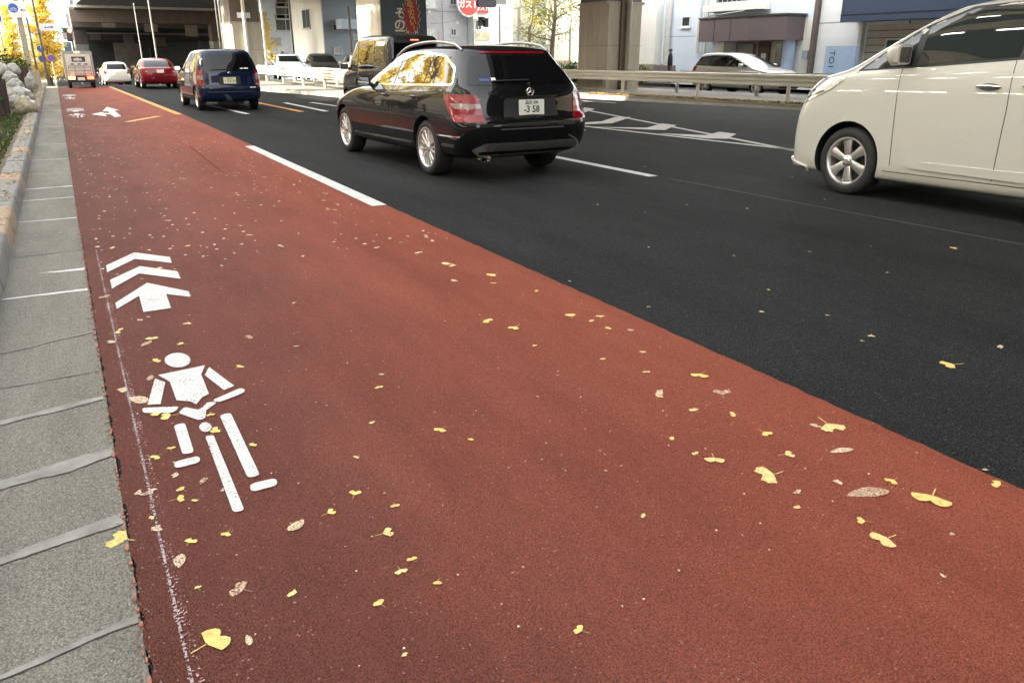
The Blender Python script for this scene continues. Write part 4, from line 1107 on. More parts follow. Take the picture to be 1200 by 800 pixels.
# ---- oncoming estate behind the far rail
HW = dict(levels=[(.22, 3.4, .26, -.80, .74, .5, .3, 0), (.26, 3.62, .32, -.90, .84, .52, .3, 0), (.42, 3.70, .46, -.96, .88, .54, .3, 0), (.62, 3.68, .64, -.97, .885, .54, .3, 0), (.78, 3.58, .82, -.95, .885, .5, .3, 0), (.90, 3.2, .94, -.93, .875, .42, .3, 0), (.97, 2.75, 1.02, -.90, .85, .36, .3, 0),
                  (1.18, 2.15, 1.18, -.80, .78, .36, .3, 0), (1.38, 1.6, 1.38, -.64, .69, .36, .3, .008), (1.47, 1.25, 1.47, -.55, .62, .36, .28, .02), (1.49, 1.1, 1.495, -.50, .53, .34, .26, .03)],
          crown=.025, wb=2.75, hw=.885, r=.315, arch=.35, paint=P_SILV, sub=4, privacy=True,
          dlo=roundc([(2.45, 1.01), (2.08, 1.18), (1.58, 1.36), (1.2, 1.42), (.2, 1.43), (-.45, 1.38), (-.68, 1.2), (-.74, 1.06), (.6, 1.03)], .03, 3), rw=[(-.62, 1.05), (.62, 1.05), (.53, 1.40), (-.53, 1.40)], ws=[(-.72, 1.0), (.72, 1.0), (.55, 1.42), (-.55, 1.42)],
          tlb=[(.60, .78), (.70, 1.04), (.80, 1.04), (.82, .76)], tls=[(-.5, 1.03), (-.85, 1.03), (-.9, .85), (-.6, .85)], hl=[(3.56, .66), (3.15, .78), (3.05, .88), (3.3, .86), (3.56, .8)], hlf=[(.45, .64), (.8, .68), (.8, .82), (.5, .78)],
          seams=[[(1.15, 1.02), (1.15, .34)], [(.15, 1.0), (.3, .5)], [(2.3, .98), (2.3, .36)]], handles=[(1.3, .92), (.4, .94)], mir=(1.95, 1.04), gate=[(.74, .58), (-.74, .58)])
hw = Car('estate_car', HW, (22.95, 24.05, 0), radians(180 + 3), 'pearl silver estate car facing right behind the far guard rail', scale=.98, group='cars beyond the median')
hw.root.scale = (.93, .98, .98)
hw.wheels((6, 'twin'), tw=.21, rim_r=.215)
build_mpv(hw, split=(1.12, .18))
hw.patch('grille', [('F', roundc([(-.40, .58), (.40, .58), (.44, .76), (-.44, .76)], .04))], DARK, off=.004)
hw.patch('lower_grille', [('F', roundc([(-.55, .3), (.55, .3), (.5, .44), (-.5, .44)], .04))], DARK, off=.004)
# cars seen over the near rail
SK = dict(HB); SK['paint'] = mat('paint_beige_far', (.5, .47, .41), .3, .2, 1)
s1 = Car('hatchback_car', SK, (15.2, 44.5, 0), radians(-8), 'beige car with lit brake lamps above the rail left of the mural pier', group='cars beyond the median')
s1.wheels((6, 'cap'), tw=.19, rim_r=.19)
build_mpv(s1, split=(1.0, .2), lens=REDLIT)
s1.patch('brake_lamp', [('B', [(-.16, 1.42), (.16, 1.42), (.16, 1.455), (-.16, 1.455)])], REDLIT, off=.008)
SD = dict(HB); SD['paint'] = mat('paint_dark_far', (.02, .02, .022), .3, 0, 1)
s2 = Car('hatchback_car', SD, (13.9, 48.5, 0), radians(172), 'dark small car beyond the rail beside the beige car', group='cars beyond the median')
s2.wheels((6, 'cap'), tw=.19, rim_r=.19)
build_mpv(s2, split=(1.0, .2))
SB = dict(HB); SB['paint'] = mat('paint_paleblue_far', (.36, .45, .5), .3, 0, 1)
s3 = Car('hatchback_car', SB, (12.9, 52.5, 0), radians(172), 'pale blue small car seen under the near guard rail', group='cars beyond the median')
s3.wheels((6, 'cap'), tw=.19, rim_r=.19)
build_mpv(s3, split=(1.0, .2))
TX = dict(RS); TX['paint'] = mat('paint_taxi', (.02, .022, .02), .3, 0, 1)
tx = Car('taxi', TX, (13.6, 31.0, 0), radians(-75), 'dark taxi with an amber roof lamp seen over the black estate car', group='cars beyond the median', cat='taxi')
tx.root.location = (15.2, 32.5, 0)
tx.wheels((6, 'cap'), tw=.19, rim_r=.2)
build_mpv(tx, split=(.98, .08))
mb = MB(); h = tx.surf('T', .9, 0)
mb.prism(roundc([(-.24, 0), (.24, 0), (.18, .13), (-.18, .13)], .03), -.08, .08, frame=lambda a, b, c: (h.x + c, a, h.z + b))
mb.build('roof_lamp', AMBERLIT, tx.root)

# ---- kei box lorry, rear view
tk = empty('box_lorry', (.36 + .60, 42.0, 0), radians(90), 'small box lorry with a picture on its shutter, at the end of the red lane', 'lorry', 'cars driving up the road')
tk.scale = (.86,) * 3
mb = MB(); mb.prism(roundc([(-.70, .62), (.70, .62), (.70, 1.86), (-.70, 1.86)], .06), 0, 1.95, frame=lambda a, b, c: (c, a, b)); mb.build('cargo_box', mat('lorry_grey', (.36, .35, .33), .5), tk, smooth=30)
mb = MB(); mb.prism([(-.58, .66), (.58, .66), (.58, 1.70), (-.58, 1.70)], -.02, .01, frame=lambda a, b, c: (c, a, b)); sh = mb.build('rear_shutter', mat('lorry_white', (.70, .68, .63), .5), tk)
mb = MB(); mb.prism([(-.34, 1.32), (.30, 1.32), (.30, 1.58), (-.34, 1.58)], -.026, -.021, frame=lambda a, b, c: (c, a, b)); mb.build('picture_panel', mat('picture_dark', (.09, .085, .08), .5, var=.9, scale=9), sh)
mb = MB()
for y, r in ((.02, .09), (.14, .07), (-.12, .06)): mb.prism(disc((y, 1.44), r, r * .9), -.032, -.0265, frame=lambda a, b, c: (c, a, b))
mb.build('picture_spot', mat('picture_pale', (.7, .68, .66), .5, var=.3, scale=20), sh)
for y in (-.42, -.1, .22):
    mb = MB(); mb.box(-.026, -.021, y, y + .16, 1.18, 1.24); mb.build('picture_panel', mat('picture_dark', (.1, .1, .1), .5), sh)
mb = MB()
for z in (.72, .88, 1.06, 1.14): mb.tube((-.12, -.52, z), (-.12, .52, z), .014)
for y in (-.52, -.22, .22, .52): mb.tube((-.12, y, .6), (-.12, y, 1.16 if abs(y) < .4 else 1.1), .014)
mb.build('rear_rack', mat('rack_grey', (.25, .24, .22), .5), tk)
mb = MB(); mb.prism(roundc([(-.62, .9), (.62, .9), (.58, 1.78), (-.58, 1.78)], .08), 2.0, 3.0, frame=lambda a, b, c: (c, a, b)); mb.box(2.0, 3.15, -.70, .70, .32, .9); mb.build('cab', P_WHITE, tk, smooth=30)
mb = MB(); mb.prism([(-.5, 1.15), (.5, 1.15), (.46, 1.6), (-.46, 1.6)], 3.002, 3.01, frame=lambda a, b, c: (c, a, b)); mb.build('windscreen', GLASS, tk)
mb = MB(); mb.box(.05, 3.0, -.42, .42, .36, .60); mb.box(-.10, .05, -.66, .66, .30, .42); mb.build('chassis', DARK, tk)
for sd_ in (1, -1):
    mb = MB(); mb.box(-.13, -.02, .42 * sd_ - .14, .42 * sd_ + .18 * 1, .45, .60) if sd_ > 0 else mb.box(-.13, -.02, -.60, -.28, .45, .60)
    o = mb.build('tail_light', AMBERLIT if sd_ > 0 else REDLIT, tk)
mb = MB(); mb.box(-.125, -.11, -.17, .17, .40, .56); mb.build('license_plate', PLATE, tk)
mb = MB(); mb.box(-.02, .02, -.12, .12, 1.76, 1.83); mb.build('marker_lamp', AMBERLIT, tk)
tm = MB(); tm.lathe_y([(-.08, .15), (-.08, .25), (-.06, .27), (.06, .27), (.08, .25), (.08, .15), (.03, .14), (.03, .0)], 28)
t0 = tm.build('wheel', TYRE, tk, smooth=45)
k = 0
for x in (.55, 2.55):
    for y in (.56, -.56):
        o = t0 if k == 0 else clone(t0, tk)
        o.location = (x, y, .27); o.rotation_euler.z = 0 if y > 0 else pi; k += 1

# ------------------------------------------------------------------ measuring helpers for far things
def at(px, py, Y=None, X=None):
    d = ray(px, py); t = (Y / d.y) if Y is not None else X / d.x
    return Vector((d.x * t, d.y * t, CAM_H + d.z * t))
WALL_W = mat('wall_white', (.74, .74, .70), .85, var=.12, scale=.5, stretch=(1, 1, .3))
WALL_B = mat('wall_pale_blue', (.58, .67, .78), .8, var=.1, scale=.5, stretch=(1, 1, .3))
WALL_GB = mat('wall_grey_blue', (.30, .35, .42), .8, var=.1, scale=.5)
WALL_G = mat('wall_grey_tile', (.36, .35, .37), .8, var=.14, scale=1.5)
WALL_C = mat('wall_cream', (.78, .74, .66), .85, var=.1, scale=.4)
WALL_T = mat('wall_tan', (.42, .34, .26), .85, var=.15, scale=.6)
CANOPY = mat('canopy_brown', (.15, .12, .125), .55, var=.08)
NAVYP = mat('panel_navy', (.045, .07, .125), .5, var=.08)
WFRAME = mat('window_frame', (.45, .46, .47), .4, metal=.3)
WGLASS = mat('window_glass', (.035, .045, .05), .05, var=.3, scale=2, ior=1.6)
WGLASSP = mat('window_glass_curtained', (.42, .45, .44), .12, var=.35, scale=3, coat=.5)
SIGNW = mat('sign_white', (.72, .74, .74), .45, var=.06)
SIGNB = mat('sign_blue', (.03, .12, .48), .4, var=.05)
SIGNR = mat('sign_red', (.60, .05, .05), .45, var=.08)
BLUEP = mat('pale_blue_panel', (.38, .52, .72), .3, var=.08, coat=.3)

def win(parent, face, u0, u1, z0, z1, plane, glass=WGLASS, bars=1, frame=WFRAME, sillw=.06):
    """window let into a wall: face '-Y' (u = x) or '-X' (u = y)"""
    fr_ = MB(); d = .05; t = .05
    def B(mb, a0, a1, b0, b1, c0, c1):
        if face == '-Y': mb.box(a0, a1, plane + c0, plane + c1, b0, b1)
        else: mb.box(plane + c0, plane + c1, a0, a1, b0, b1)
    for a0, a1, b0, b1 in ((u0, u0 + t, z0, z1), (u1 - t, u1, z0, z1), (u0 + t, u1 - t, z0, z0 + t), (u0 + t, u1 - t, z1 - t, z1)): B(fr_, a0, a1, b0, b1, -d, .02)
    for k in range(bars):
        c = u0 + (u1 - u0) * (k + 1) / (bars + 1); B(fr_, c - .02, c + .02, z0 + t, z1 - t, -d * .8, .02)
    o = fr_.build('window', frame, parent)
    g = MB(); B(g, u0 + t * .7, u1 - t * .7, z0 + t * .7, z1 - t * .7, -.015, -.004); g.build('pane', glass, o)
    if sillw: s_ = MB(); B(s_, u0 - .06, u1 + .06, z0 - .07, z0 - .005, -.11, -.002); s_.build('sill', frame, o)
    return o

# ------------------------------------------------------------------ the elevated expressway
def pier(x0, x1, y0, y1, zt, z1, label, cm=CONC):
    root = empty('viaduct_pier', ((x0 + x1) / 2, (y0 + y1) / 2, 0), 0, label, 'viaduct pier', 'piers of the elevated road')
    cx_, cyy = (x0 + x1) / 2, (y0 + y1) / 2
    mb = MB(); c = .10
    hx, hy = (x1 - x0) / 2, (y1 - y0) / 2
    mb.prism([(-hx + c, -hy), (hx - c, -hy), (hx, -hy + c), (hx, hy - c), (hx - c, hy), (-hx + c, hy), (-hx, hy - c), (-hx, -hy + c)], -.5, zt); mb.build('shaft', cm, root)
    mb = MB(); k = .06
    mb.box(-hx + k, hx - k, -hy + k, hy - k, zt + .002, z1); mb.build('steel_column', STEEL_B, root)
    mb = MB(); mb.box(-hx - .02, hx + .02, -hy - .02, hy + .02, zt - .06, zt + .04); mb.build('band', CONC_D, root)
    for zz in (1.75,):
        j = MB(); j.box(-hx - .002, hx + .002, -hy - .002, hy + .002, zz, zz + .012); j.build('joint', STEEL_B, root)
    return root
pr1 = pier(18.64, 20.4, 25.9, 27.85, 3.3, 6.4, 'concrete pier with a drainpipe beside the gap of sunlit trees, behind the far guard rail')
h = Vector((19.5, 26.9, 0))
mb = MB(); x, y_ = 19.62 - (18.64 + 20.4) / 2, 25.9 - 26.875 - .13
mb.tube((x, y_, 0), (x, y_, 6.3), .105, n=14, cap=False)
for z in (1.3, 1.9, 3.25): mb.tube((x, y_, z), (x, y_, z + .08), .125, n=14)
mb.build('drainpipe', mat('pipe_tan', (.33, .29, .24), .5, var=.12), pr1, smooth=40)
mb = MB(); mb.box(x - .32, x - .14, y_ + .05, y_ + .128, 0, 6.3); mb.build('pipe_shadow_strip', mat('shadow_brown', (.12, .085, .06), .6), pr1)  # dark strip painted for the shadow left of the drainpipe
for u, zz, wd in ((-.55, 3.62, .36),):
    mb = MB(); mb.box(u - wd / 2, u + wd / 2, -.975 - .05 + .02, -.975 + .055, zz - .1, zz + .1); mb.build('name_plate', SIGNW, pr1)
mb = MB(); mb.box(-.88 - .045 + .02, -.80, -.3, .12, 3.5, 3.7); mb.build('name_plate', mat('plate_tan', (.6, .5, .4), .5), pr1)
# raised oval on the left face
mb = MB(); ring = [(-.882, .10 + .20 * cos(2 * pi * i / 24), 2.55 + .38 * sin(2 * pi * i / 24)) for i in range(25)]
mb.path(ring, .012, 6); mb.build('relief_oval', CONC, pr1)
pr2 = pier(11.35, 13.42, 31.0, 33.6, 7, 6.4, 'pale concrete pier with a blue slogan mural behind the dark grey kei van')
c2 = Vector(((11.35 + 13.42) / 2, 32.3, 0))
mb = MB(); mb.box(-.90, 1.02, -1.306, -1.332, .5, 6.3); mur = mb.build('mural', mat('mural_blue', (.045, .065, .085), .7, var=.25, scale=3), pr2)
TXW = mat('mural_white', (.50, .47, .40), .7, var=.3, scale=8); TXR = mat('mural_red', (.24, .025, .03), .7, var=.2, scale=4); TXY = mat('mural_yellow', (.48, .33, .10), .7, var=.2)
def mtx_pier(px, py, dy=-1.336):
    p = at(px, py, Y=31.0 - .03) - c2
    return p.x, p.z
def mural_text(s_, px, py, size, m, dy):
    x, z = mtx_pier(px, py)
    text_obj('mural_lettering', s_, size, m, mur, axes((x, dy, z), (1, 0, 0), (0, 0, 1)), bold=.012)
mural_text('そ', 468.5, 16.5, .44, TXW, -1.336); mural_text('の', 468.5, 30, .48, TXW, -1.336)
mural_text('一', 468.8, 37.5, .42, TXW, -1.336); mural_text('一', 483, 39, .46, TXW, -1.336)
sx, sz = mtx_pier(482, 19)
mb = MB(); pts = []
for i in range(36):
    a = 2 * pi * i / 36; r = 1.0 if i % 2 else .74
    pts.append((sx + .36 * r * cos(a), sz + .80 * r * sin(a)))
mb.prism(pts, -1.334, -1.340, frame=lambda a, b, c: (a, c, b)); mb.build('starburst', TXR, mur)
pts2 = [(sx + (p[0] - sx) * 1.12, sz + (p[1] - sz) * 1.10) for p in pts]
for i in range(36):
    a_, b_ = pts2[i], pts2[(i + 1) % 36]
m3 = MB(); m3.path([(p[0], -1.337, p[1]) for p in pts2 + pts2[:1]], .010, 5); m3.build('starburst_outline', TXW, mur)
for i, ch in enumerate('あぶない!'):
    text_obj('mural_lettering', ch, .30, TXY, mur, axes((sx - .06 + .04 * i, -1.343, sz + .46 - .235 * i), (1, 0, .12), (-.12, 0, 1)), bold=.004)
mb = MB(); mb.path([(-1.045, -1.2, 4.6), (-1.05, -.3, 4.35), (-1.05, .5, 4.3), (-1.045, 1.25, 4.5)], .012, 5); mb.build('cable', POLE_D, pr2)
pr3 = pier(9.65, 11.5, 52, 54.9, 3.3, 7.6, 'concrete pier with brown steel top behind the dark blue minivan')
mb = MB(); x = .3 - .05; mb.tube((x - .35, -1.6, 0), (x - .35, -1.6, 7.5), .11, n=12); mb.build('drainpipe', PALE_ST, pr3)
mb = MB(); mb.box(-.45, .3, -1.49, -1.40, 3.55, 3.85); mb.build('name_plate', SIGNW, pr3)
for (xa, ya, lab) in ((3.4, 150, 'farthest dark pier under the elevated road above the white hatchback'), (18, 110, 'wide dull pier far under the elevated road left of the blue minivan')):
    pier(xa, xa + 2.0, ya, ya + 2.6, 3.1, 7.6, lab, CONC_D)

def deck(name, label, poly, z0, z1, m=DECK, cat='elevated road', beams=()):
    root = empty(name, (poly[0][0], poly[0][1], z0), 0, label, cat, None)
    o = Vector((poly[0][0], poly[0][1]))
    mb = MB(); mb.prism([(p[0] - o.x, p[1] - o.y) for p in poly], 0, z1 - z0); mb.build('deck_slab', m, root)
    return root, o
# main deck above the right-hand lanes and the medians, widening into a junction
R_E = [(21.5, -60), (21.5, 46), (26.5, 62), (31.0, 88), (41.5, 156), (52, 225)]
dk_, o_ = deck('elevated_road', 'wide dark elevated road crossing above the far traffic, carried on piers', [(6.2, -60)] + R_E + [(6.5, 225), (3.2, 150), (3.0, 100), (3.6, 80), (6.2, 62)], 6.5, 8.0)
# longitudinal girders, cross girders, pipes and edge beams hang under it
for i, x in enumerate((7.2, 10.0, 13, 16, 18.6, 21)):
    mb = MB(); mb.box(x - .25 - o_.x, x + .25 - o_.x, 0, 122, -.55, -.01); mb.build('girder', STEEL_B, dk_)
for y in (28, 53, 111):
    mb = MB(); mb.box((2.4 if y > 70 else 6.4) - o_.x, (21.3 if y < 70 else 33) - o_.x, y - .9 - o_.y, y + .9 - o_.y, -1.35, -.02); mb.build('pier_cap', STEEL_B, dk_)
mb = MB()
mb.box(2.0 - o_.x, 29 - o_.x, 98.2 - o_.y, 98.5 - o_.y, -.35, -.10); mb.build('pale_gutter', PALE_ST, dk_)
mb = MB(); mb.path([(41.2 - o_.x, 156 - o_.y, -.3), (31.0 - o_.x, 88 - o_.y, -.3), (26.6 - o_.x, 60 - o_.y, -.3)], .16, 8); mb.build('drain_pipe', PALE_ST, dk_)
# pale oblique girder seen under the right edge
mb = MB(); a_, b_ = at(318, 12, Y=92), at(368, -1, Y=75)
mb.path([a_ - Vector((o_.x, o_.y, 6.5)), b_ - Vector((o_.x, o_.y, 6.5))], .32, 4); mb.build('oblique_girder', CONC_D, dk_)
# two lower ramps behind, each ending in a pale edge on the left
for (ya, yb, zb, zt, xl, xr, lab) in ((124, 138, 5.0, 6.3, 2.9, 23, 'lower ramp deck with pale left end, hung beneath the elevated road'), (160, 178, 4.0, 5.3, 2.6, 30, 'lowest ramp deck far under the elevated road, just above the lorry')):
    rd, ro = deck('ramp_deck', lab, [(xl, ya), (xr, ya), (xr + 3, yb), (xl + .3, yb)], zb, zt, STEEL_B, 'ramp')
    mb = MB(); mb.box(-.55, -.02, -.1, .6, .0, zt - zb + .3); mb.build('end_beam', PALE_ST, rd)
    mb = MB(); mb.box(.5, xr - xl - .5, -.22, -.03, zt - zb - .35, zt - zb - .1); mb.build('pale_gutter', PALE_ST, rd)
    for k in range(3):
        x = 2.5 + k * 5.2 + (ya % 3)
        mb = MB(); mb.box(x, x + 1.7, -.12, -.02, .0 - .5 * k, .9 - .3 * k + .2); mb.build('access_panel', mat('panel_tan', (.36, .30, .23), .7, var=.25), rd)
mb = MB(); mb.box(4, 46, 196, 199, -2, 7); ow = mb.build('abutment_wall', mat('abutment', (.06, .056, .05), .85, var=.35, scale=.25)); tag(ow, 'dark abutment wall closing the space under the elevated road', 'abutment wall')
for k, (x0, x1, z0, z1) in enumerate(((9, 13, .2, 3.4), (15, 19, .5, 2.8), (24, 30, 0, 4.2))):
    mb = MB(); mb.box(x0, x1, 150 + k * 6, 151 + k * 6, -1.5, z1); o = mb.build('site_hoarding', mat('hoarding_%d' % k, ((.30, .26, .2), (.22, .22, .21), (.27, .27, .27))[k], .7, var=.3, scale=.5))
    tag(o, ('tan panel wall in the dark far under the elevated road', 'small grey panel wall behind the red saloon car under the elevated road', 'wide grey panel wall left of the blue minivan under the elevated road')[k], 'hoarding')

# ------------------------------------------------------------------ poles
def pole(name, label, px, py0, Y, r, top, m, cat='pole', r1=None, group=None):
    p = at(px, py0, Y=Y); z0 = gz(Y)
    mb = MB(); mb.tube((0, 0, -.3), (0, 0, top), r, r1 or r * .8, 14)
    root = empty(name, (p.x, Y, z0), 0, label, cat, group)
    mb.build('shaft', m, root, smooth=40)
    return root
pA = pole('utility_pole', 'thick concrete pole carrying the white sign with blue bicycle circle and arrow', 38, 95, 46, .13, 11, POLE_C)
pB = pole('utility_pole', 'thin dark pole between the thick sign pole and the ginkgo', 46, 95, 50, .055, 10, POLE_D)
pC = pole('utility_pole', 'dark pole with brackets in front of the yellow ginkgo', 57, 97, 56, .075, 10, POLE_D)
for z in (3.0, 3.9, 4.8): mb = MB(); mb.tube((-.25, 0, z), (.35, 0, z + .05), .03); mb.build('bracket', GALV, pC)
def board(parent, c, wd, ht, name='sign_board', m=SIGNW):
    mb = MB(); mb.prism(roundc([(-wd / 2, -ht / 2), (wd / 2, -ht / 2), (wd / 2, ht / 2), (-wd / 2, ht / 2)], .03), -.015, .015, frame=lambda a, b, q: (c[0] + a, c[1] + q, c[2] + b))
    return mb.build(name, m, parent)
def dsc(parent, c, r, m, name='disc', dy=.0):
    mb = MB(); mb.prism([(r * cos(2 * pi * i / 28), r * sin(2 * pi * i / 28)) for i in range(28)], -.022 + dy, -.017 + dy, frame=lambda a, b, q: (c[0] + a, c[1] + q, c[2] + b)); return mb.build(name, m, parent)
def arrow_sign(parent, c, s_, m, left=True):
    k = 1 if left else -1
    mb = MB(); mb.prism([(-.5 * s_ * k, 0), (-.1 * s_ * k, .28 * s_), (-.1 * s_ * k, .09 * s_), (.5 * s_ * k, .09 * s_), (.5 * s_ * k, -.09 * s_), (-.1 * s_ * k, -.09 * s_), (-.1 * s_ * k, -.28 * s_)], -.022, -.017, frame=lambda a, b, q: (c[0] + a, c[1] + q, c[2] + b))
    return mb.build('arrow', m, parent)
b = board(pA, (-.03, -.16, 3.45), .72, .72)
dsc(b, (-.17, -.16, 3.50), .20, SIGNB)
mb = MB()
for k, (xx, zz) in enumerate(((-.24, 3.44), (-.10, 3.44))):
    mb.path([(xx + .05 * cos(2 * pi * i / 16), -.187, zz + .05 * sin(2 * pi * i / 16)) for i in range(17)], .009, 5)
mb.path([(-.24, -.187, 3.44), (-.19, -.187, 3.53), (-.12, -.187, 3.53), (-.10, -.187, 3.44)], .009, 5); mb.build('bicycle_symbol', SIGNW, b)
arrow_sign(b, (.20, -.16, 3.42), .22, SIGNB)
sA = pole('sign_post', 'sign post at the left edge with a white board and blue circle', 13, 97, 46, .035, 3.3, GALV, 'sign post')
b = board(sA, (-.05, -.06, 3.0), .55, .6); dsc(b, (-.05, -.06, 3.05), .21, SIGNB)
p = at(57, 32, Y=56) - pC.location
b = board(pC, (p.x, -.1, p.z), .95, .40); arrow_sign(b, (p.x + .1, -.1, p.z), .3, SIGNB, False); arrow_sign(b, (p.x - .12, -.1, p.z - .02), .22, SIGNB)
mb = MB(); mb.tube((0, 0, p.z), (p.x, -.05, p.z), .03); mb.build('sign_arm', GALV, pC)
ps = pole('sign_post', 'post with two round blue parking signs beside the kerb', 56.5, 99, 58, .03, 2.35, GALV, 'sign post')
for zz in (1.62, 2.2): o = dsc(ps, (-.03, -.03, zz), .20, mat('sign_violet', (.10, .09, .42), .4), 'round_sign'); o = dsc(ps, (-.03, -.036, zz), .15, SIGNB, 'round_sign')
ps2 = pole('sign_post', 'farther post with one round blue sign left of the lorry', 66, 99, 68, .03, 2.2, GALV, 'sign post')
dsc(ps2, (0, -.03, 2.0), .22, mat('sign_violet2', (.13, .07, .38), .4), 'round_sign')
# traffic signal over the left kerb far ahead
sg = at(76, 36, Y=86)
tl = pole('traffic_signal', 'far traffic signal with a lit cyan lamp above the lorry', 96, 96, 86, .09, 6.5, GALV, 'traffic signal')
l = sg - tl.location
mb = MB(); mb.tube((0, 0, l.z + .25), (l.x - .3, 0, l.z + .25), .05); mb.build('arm', GALV, tl)
mb = MB(); mb.prism(roundc([(-.62, -.22), (.62, -.22), (.62, .22), (-.62, .22)], .2), -.1, .12, frame=lambda a, q, c: (l.x + a, c, l.z + q)); hd = mb.build('signal_head', mat('signal_grey', (.2, .2, .2), .5), tl)
for k, m in enumerate((mat('signal_cyan', (.02, .5, .5), .3, emit=4, emcol=(.05, .9, .85)), mat('signal_off', (.06, .05, .02), .3), mat('signal_redl', (.5, .05, .02), .3, emit=3, emcol=(1, .16, .08)))):
    dsc(hd, (l.x - .38 + .38 * k, -.1, l.z), .15, m, 'lens')
q = at(79.5, 55, Y=86) - tl.location
board(tl, (q.x, -.1, q.z), .6, .8, 'blue_sign', mat('sign_greyblue', (.12, .22, .38), .5))
# slim lamp posts under the elevated road
pole('lamp_post', 'pale slim lamp post behind the red saloon car', 188, 96, 52, .05, 6.3, mat('post_grey', (.24, .235, .22), .5), 'lamp post', group='slim posts under the elevated road')
pole('lamp_post', 'short pale post left of the red saloon car', 171, 96, 70, .05, 6.0, mat('post_grey', (.24, .235, .22), .5), 'lamp post', group='slim posts under the elevated road')
pole('lamp_post', 'dark slim post left of the blue minivan roof', 264, 100, 44, .05, 6.3, POLE_D, 'lamp post', group='slim posts under the elevated road')
pole('lamp_post', 'pale slim post beside the dark one left of the minivan roof', 267.5, 100, 45, .05, 6.3, GALV, 'lamp post', group='slim posts under the elevated road')
pole('lamp_post', 'grey lamp post standing at the left end of the near guard rail', 314.5, 92, 46, .07, 6.3, GALV, 'lamp post', group='slim posts under the elevated road')
pole('street_pole', 'thin dark pole in front of the pale blue building', 347, 90, 60, .07, 9, POLE_D, 'pole')
pole('street_pole', 'dark pole in front of the grey blue building beside the mural pier', 414, 90, 48, .08, 4.2, POLE_D, 'pole')
sgp = pole('street_pole', 'grey pole with paired pedestrian signals under the round red sign', 555.5, 85, 47, .10, 3.6, GALV, 'pole')
pg = pole('street_pole', 'thin pole topped by a flat grey sign box', 586, 85, 46, .05, 4.3, POLE_D, 'pole')
q = at(585, 1, Y=46) - pg.location; board(pg, (q.x, 0, q.z), 1.0, .45, 'sign_box', mat('sign_grey', (.3, .31, .31), .5))
pole('street_pole', 'grey brown pole left of the sunlit tree', 608, 85, 50, .11, 12, POLE_C, 'pole')
pole('street_pole', 'slender pole just left of the leaning sunlit trunk', 641, 85, 55, .09, 12, POLE_C, 'pole')
pole('street_pole', 'slender pole between the sunlit tree and the drainpipe pier', 667, 88, 45, .07, 12, POLE_C, 'pole')
pole('street_pole', 'dark pole with cables right of the white wall above the pearl minivan', 1062, 60, 19.6, .075, 9, POLE_D, 'pole')
# pedestrian signals and a vehicle signal seen from behind
for (px, py, s_) in ((563.5, 25.5, 1), (569.5, 27, -1)):
    q = at(px, py, Y=47) - sgp.location
    mb = MB(); mb.box(q.x - .13, q.x + .13, -.1, .12, q.z - .26, q.z + .26); mb.prism([(q.x - .13, q.z + .26), (q.x + .13, q.z + .26), (q.x + .22 * s_, q.z + .05), (q.x + .16 * s_, q.z - .05)], -.28, -.1, frame=lambda a, b, c: (a, c, b))
    mb.build('pedestrian_signal', mat('signal_dark', (.035, .03, .05), .5), sgp)
mb = MB(); q2 = at(570, 23.5, Y=47) - sgp.location; mb.tube((0, .05, q2.z), (q2.x, .05, q2.z), .03); mb.build('arm', GALV, sgp)
q = at(570, 4, Y=44)
vs_ = empty('traffic_signal', (q.x, 44, q.z), 0, 'dark traffic signal seen from behind over the red square sign', 'traffic signal')
mb = MB(); mb.prism(roundc([(-.62, -.23), (.62, -.23), (.62, .23), (-.62, .23)], .18), -.1, .1, frame=lambda a, b, c: (a, c, b)); mb.build('signal_head', mat('signal_dark', (.035, .03, .05), .5), vs_)
mb = MB(); mb.tube((0, .12, 0), (-.1, .2, 2.2), .05); mb.tube((-.1, .2, 2.2), (6, .2, 2.6), .06); mb.build('arm', GALV, vs_)
for k in range(3):
    mb = MB(); mb.lathe_y([(.1, .15), (.34, .16), (.34, .15), (.1, .14)], 16, c=(-.38 + .38 * k, 0, 0)); mb.build('visor', mat('signal_dark', (.035, .03, .05), .5), vs_)

# ------------------------------------------------------------------ far buildings across the road
def block(name, label, x0, x1, y0, y1, H, m, cat='building', z0=-2, grp=None):
    root = empty(name, (0, 0, 0), 0, label, cat, grp)
    mb = MB(); mb.box(x0, x1, y0, y1, z0, H); mb.build('wall', m, root)
    mb = MB(); mb.box(x0 - .12, x1 + .12, y0 - .12, y1 + .12, H + .003, H + .45); mb.build('parapet', m, root)
    return root
YB = 66.0
xa, xb = at(311, 60, Y=YB).x, at(372, 60, Y=YB).x
b1 = block('office_building', 'pale blue building with a vertical lettered sign beyond the near guard rail', xa, xb, YB, YB + 14, 16, WALL_B)
def wy(parent, px0, py0, px1, py1, Y, **k):
    p, q = at(px0, py1, Y=Y), at(px1, py0, Y=Y); return win(parent, '-Y', p.x, q.x, p.z, q.z, Y, **k)
wy(b1, 318, 44, 329, 53, YB, glass=WGLASSP); wy(b1, 318, 63, 328, 73, YB)
wy(b1, 355, 44, 362, 54, YB, glass=WGLASSP); wy(b1, 354, 63, 364, 71, YB, glass=WGLASSP)
for k in range(5):
    p = at(322, 20 - 14 * k, Y=YB)
    if p.z < 15: win(b1, '-Y', p.x, p.x + 1.6, p.z - 1, p.z + .2, YB)
p, q = at(363.5, 66, Y=YB), at(370.5, 30, Y=YB)
mb = MB(); mb.box(p.x, q.x, YB - .12, YB - .003, p.z, q.z + 3); sgn = mb.build('vertical_sign', BLUEP, b1)
